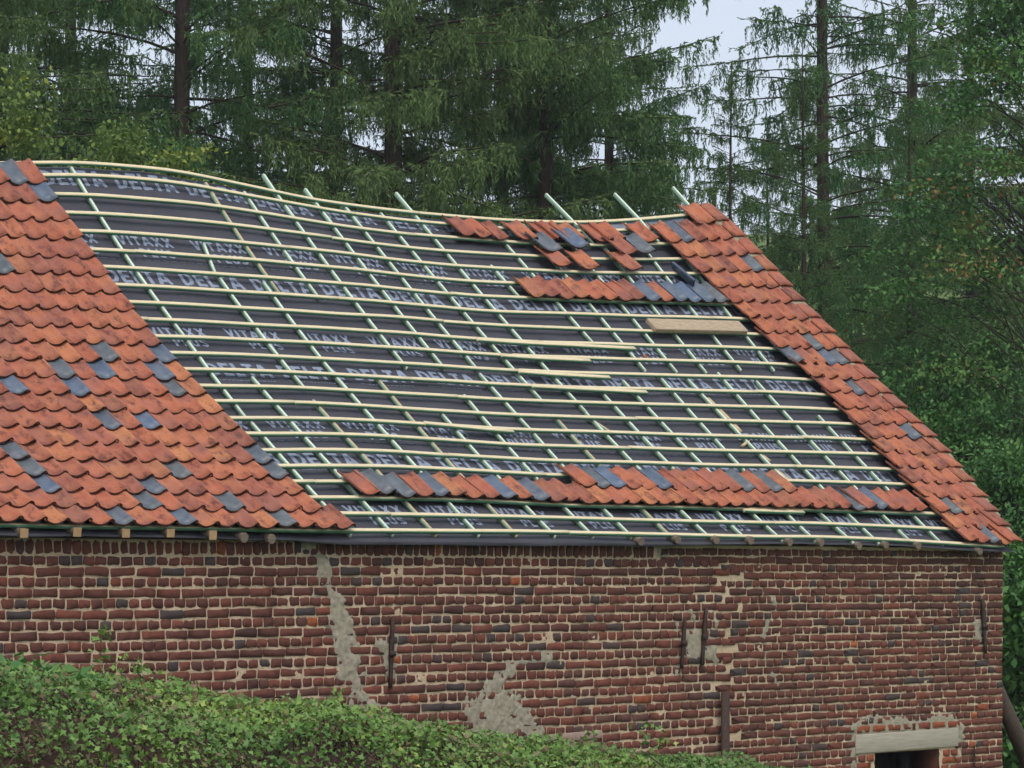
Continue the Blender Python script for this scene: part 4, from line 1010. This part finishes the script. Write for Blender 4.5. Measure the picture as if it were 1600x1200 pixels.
patchy = vnoise(C[:, 0], C[:, 1] * 1.0 + C[:, 2], 54, 1.1); tn = np.clip(0.42 + 0.28 * patchy + rg.normal(0, 0.17, N), 0, 0.97)
tn[rg.uniform(size=N) < 0.12 + 0.30 * (vnoise(C[:, 0], C[:, 1] + C[:, 2], 55, 1.8) > 0.45)] = 1.0
hedge = empty('hedge', (10.3, -3.4, 0), 'clipped green hedge sloping down along the foot of the picture', 'hedge')
ob('foliage', mesh_np('foliage', V, f, [M_HEDGE], tn), hedge, kind='stuff')
tw = MB(); Ct = hedge_pts(4200, 2)
for p in Ct:
    d = rg.normal(size=3); d[2] = abs(d[2]) * 0.6 + 0.2; d /= np.linalg.norm(d); L = rg.uniform(0.1, 0.32)
    tw.tube([p - d * L - np.array([0, -0.03, 0.05]), p - d * L * 0.4 + rg.normal(size=3) * 0.012, p - np.array([0, 0, 0.012])], [0.005, 0.0038, 0.002], 4, cap=False)
ob('twigs', tw.mesh('twigs', [M_TWIG]), hedge, kind='stuff')
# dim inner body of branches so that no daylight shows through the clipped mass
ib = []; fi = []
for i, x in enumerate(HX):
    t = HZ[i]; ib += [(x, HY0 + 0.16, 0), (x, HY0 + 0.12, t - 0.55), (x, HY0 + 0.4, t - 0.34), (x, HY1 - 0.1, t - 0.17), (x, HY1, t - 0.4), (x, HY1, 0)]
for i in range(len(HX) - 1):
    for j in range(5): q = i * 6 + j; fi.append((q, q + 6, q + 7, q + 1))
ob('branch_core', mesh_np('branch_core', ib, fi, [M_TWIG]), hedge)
def shoot(px, py, h, n, size, mat, seed, name='shoot', parent=hedge, y=HY1 - 0.3, spread=0.05):
    r = np.random.default_rng(seed); X, z = px_plane(px, py, y); m = MB(); P = [np.array([X, y, z]) + np.array([0.02 * math.sin(i), 0.02 * math.cos(i * 2), h * i / 6]) for i in range(7)]
    m.tube(P, [0.004 - 0.0005 * i for i in range(7)], 4, cap=False); o = ob(name, m.mesh(name, [M_TWIG]), parent)
    t = r.uniform(0, 1, n); C = np.array([P[0] + (P[-1] - P[0]) * q for q in t]) + r.normal(size=(n, 3)) * spread * (1 - t[:, None] * 0.6)
    V, f = lobed(C, size, r); ob('leaves', mesh_np('leaves', V, f, [mat], np.clip(r.normal(0.5, 0.2, n), 0, 0.95)), o)
for i, (x, y, h) in enumerate(((160, 1065, 0.30), (218, 1075, 0.16), (190, 1070, 0.13), (240, 1078, 0.09), (1012, 1165, 0.14), (1035, 1170, 0.10), (530, 1108, 0.10), (930, 1160, 0.07))): shoot(x, y, h, int(130 * h) + 10, 0.036, M_HEDGE, 400 + i)
# broad-leaved plant rising from the hedge at the left
rgp = np.random.default_rng(90)
X, z = px_plane(45, 1045, -2.7)
nl = 150; C = np.array([X, -2.7, z - 0.05]) + rgp.normal(size=(nl, 3)) * np.array([0.20, 0.12, 0.035]) + np.array([0, 0, 0.03]); C[:, 2] -= (C[:, 0] - X) * 0.10
V, f = leaf_quads(C, 0.125, np.array([0, -0.5, 1.0]), 0.7, rgp, 0.42)
st = MB()
for k in range(9):
    c = C[k * 7]; st.tube([np.array([X + (k - 4) * 0.04, -2.7, z - 0.7]), c * 0.6 + np.array([X, -2.7, z - 0.25]) * 0.4, c], [0.008, 0.006, 0.003], 5, cap=False)
e = empty('leafy_plant', (X, -2.7, 0), 'bright green broad leaved plant poking out of the hedge at left', 'plant')
ob('stems', st.mesh('stems', [M_TWIG]), e); ob('leaves', mesh_np('leaves', V, f, [M_LEAF_FRESH], np.clip(rgp.normal(0.5, 0.25, nl), 0, 1)), e)

# ------------------------------------------------------------------ damp air
hz = MB(); hz.box((40, 60, 18.0), (395, 0, 0), (0, 380, 0), (0, 0, 20.5))
k = NT('damp_air'); k.n.remove(k.b); pv_ = k.node('ShaderNodeVolumePrincipled'); pv_.inputs['Color'].default_value = (0.93, 0.96, 1.0, 1); pv_.inputs['Density'].default_value = 0.0006; pv_.inputs['Anisotropy'].default_value = 0.2
k.link(pv_.outputs[0], k.out.inputs['Volume'])
ob('haze', hz.mesh('haze', [k.mat]), kind='stuff')
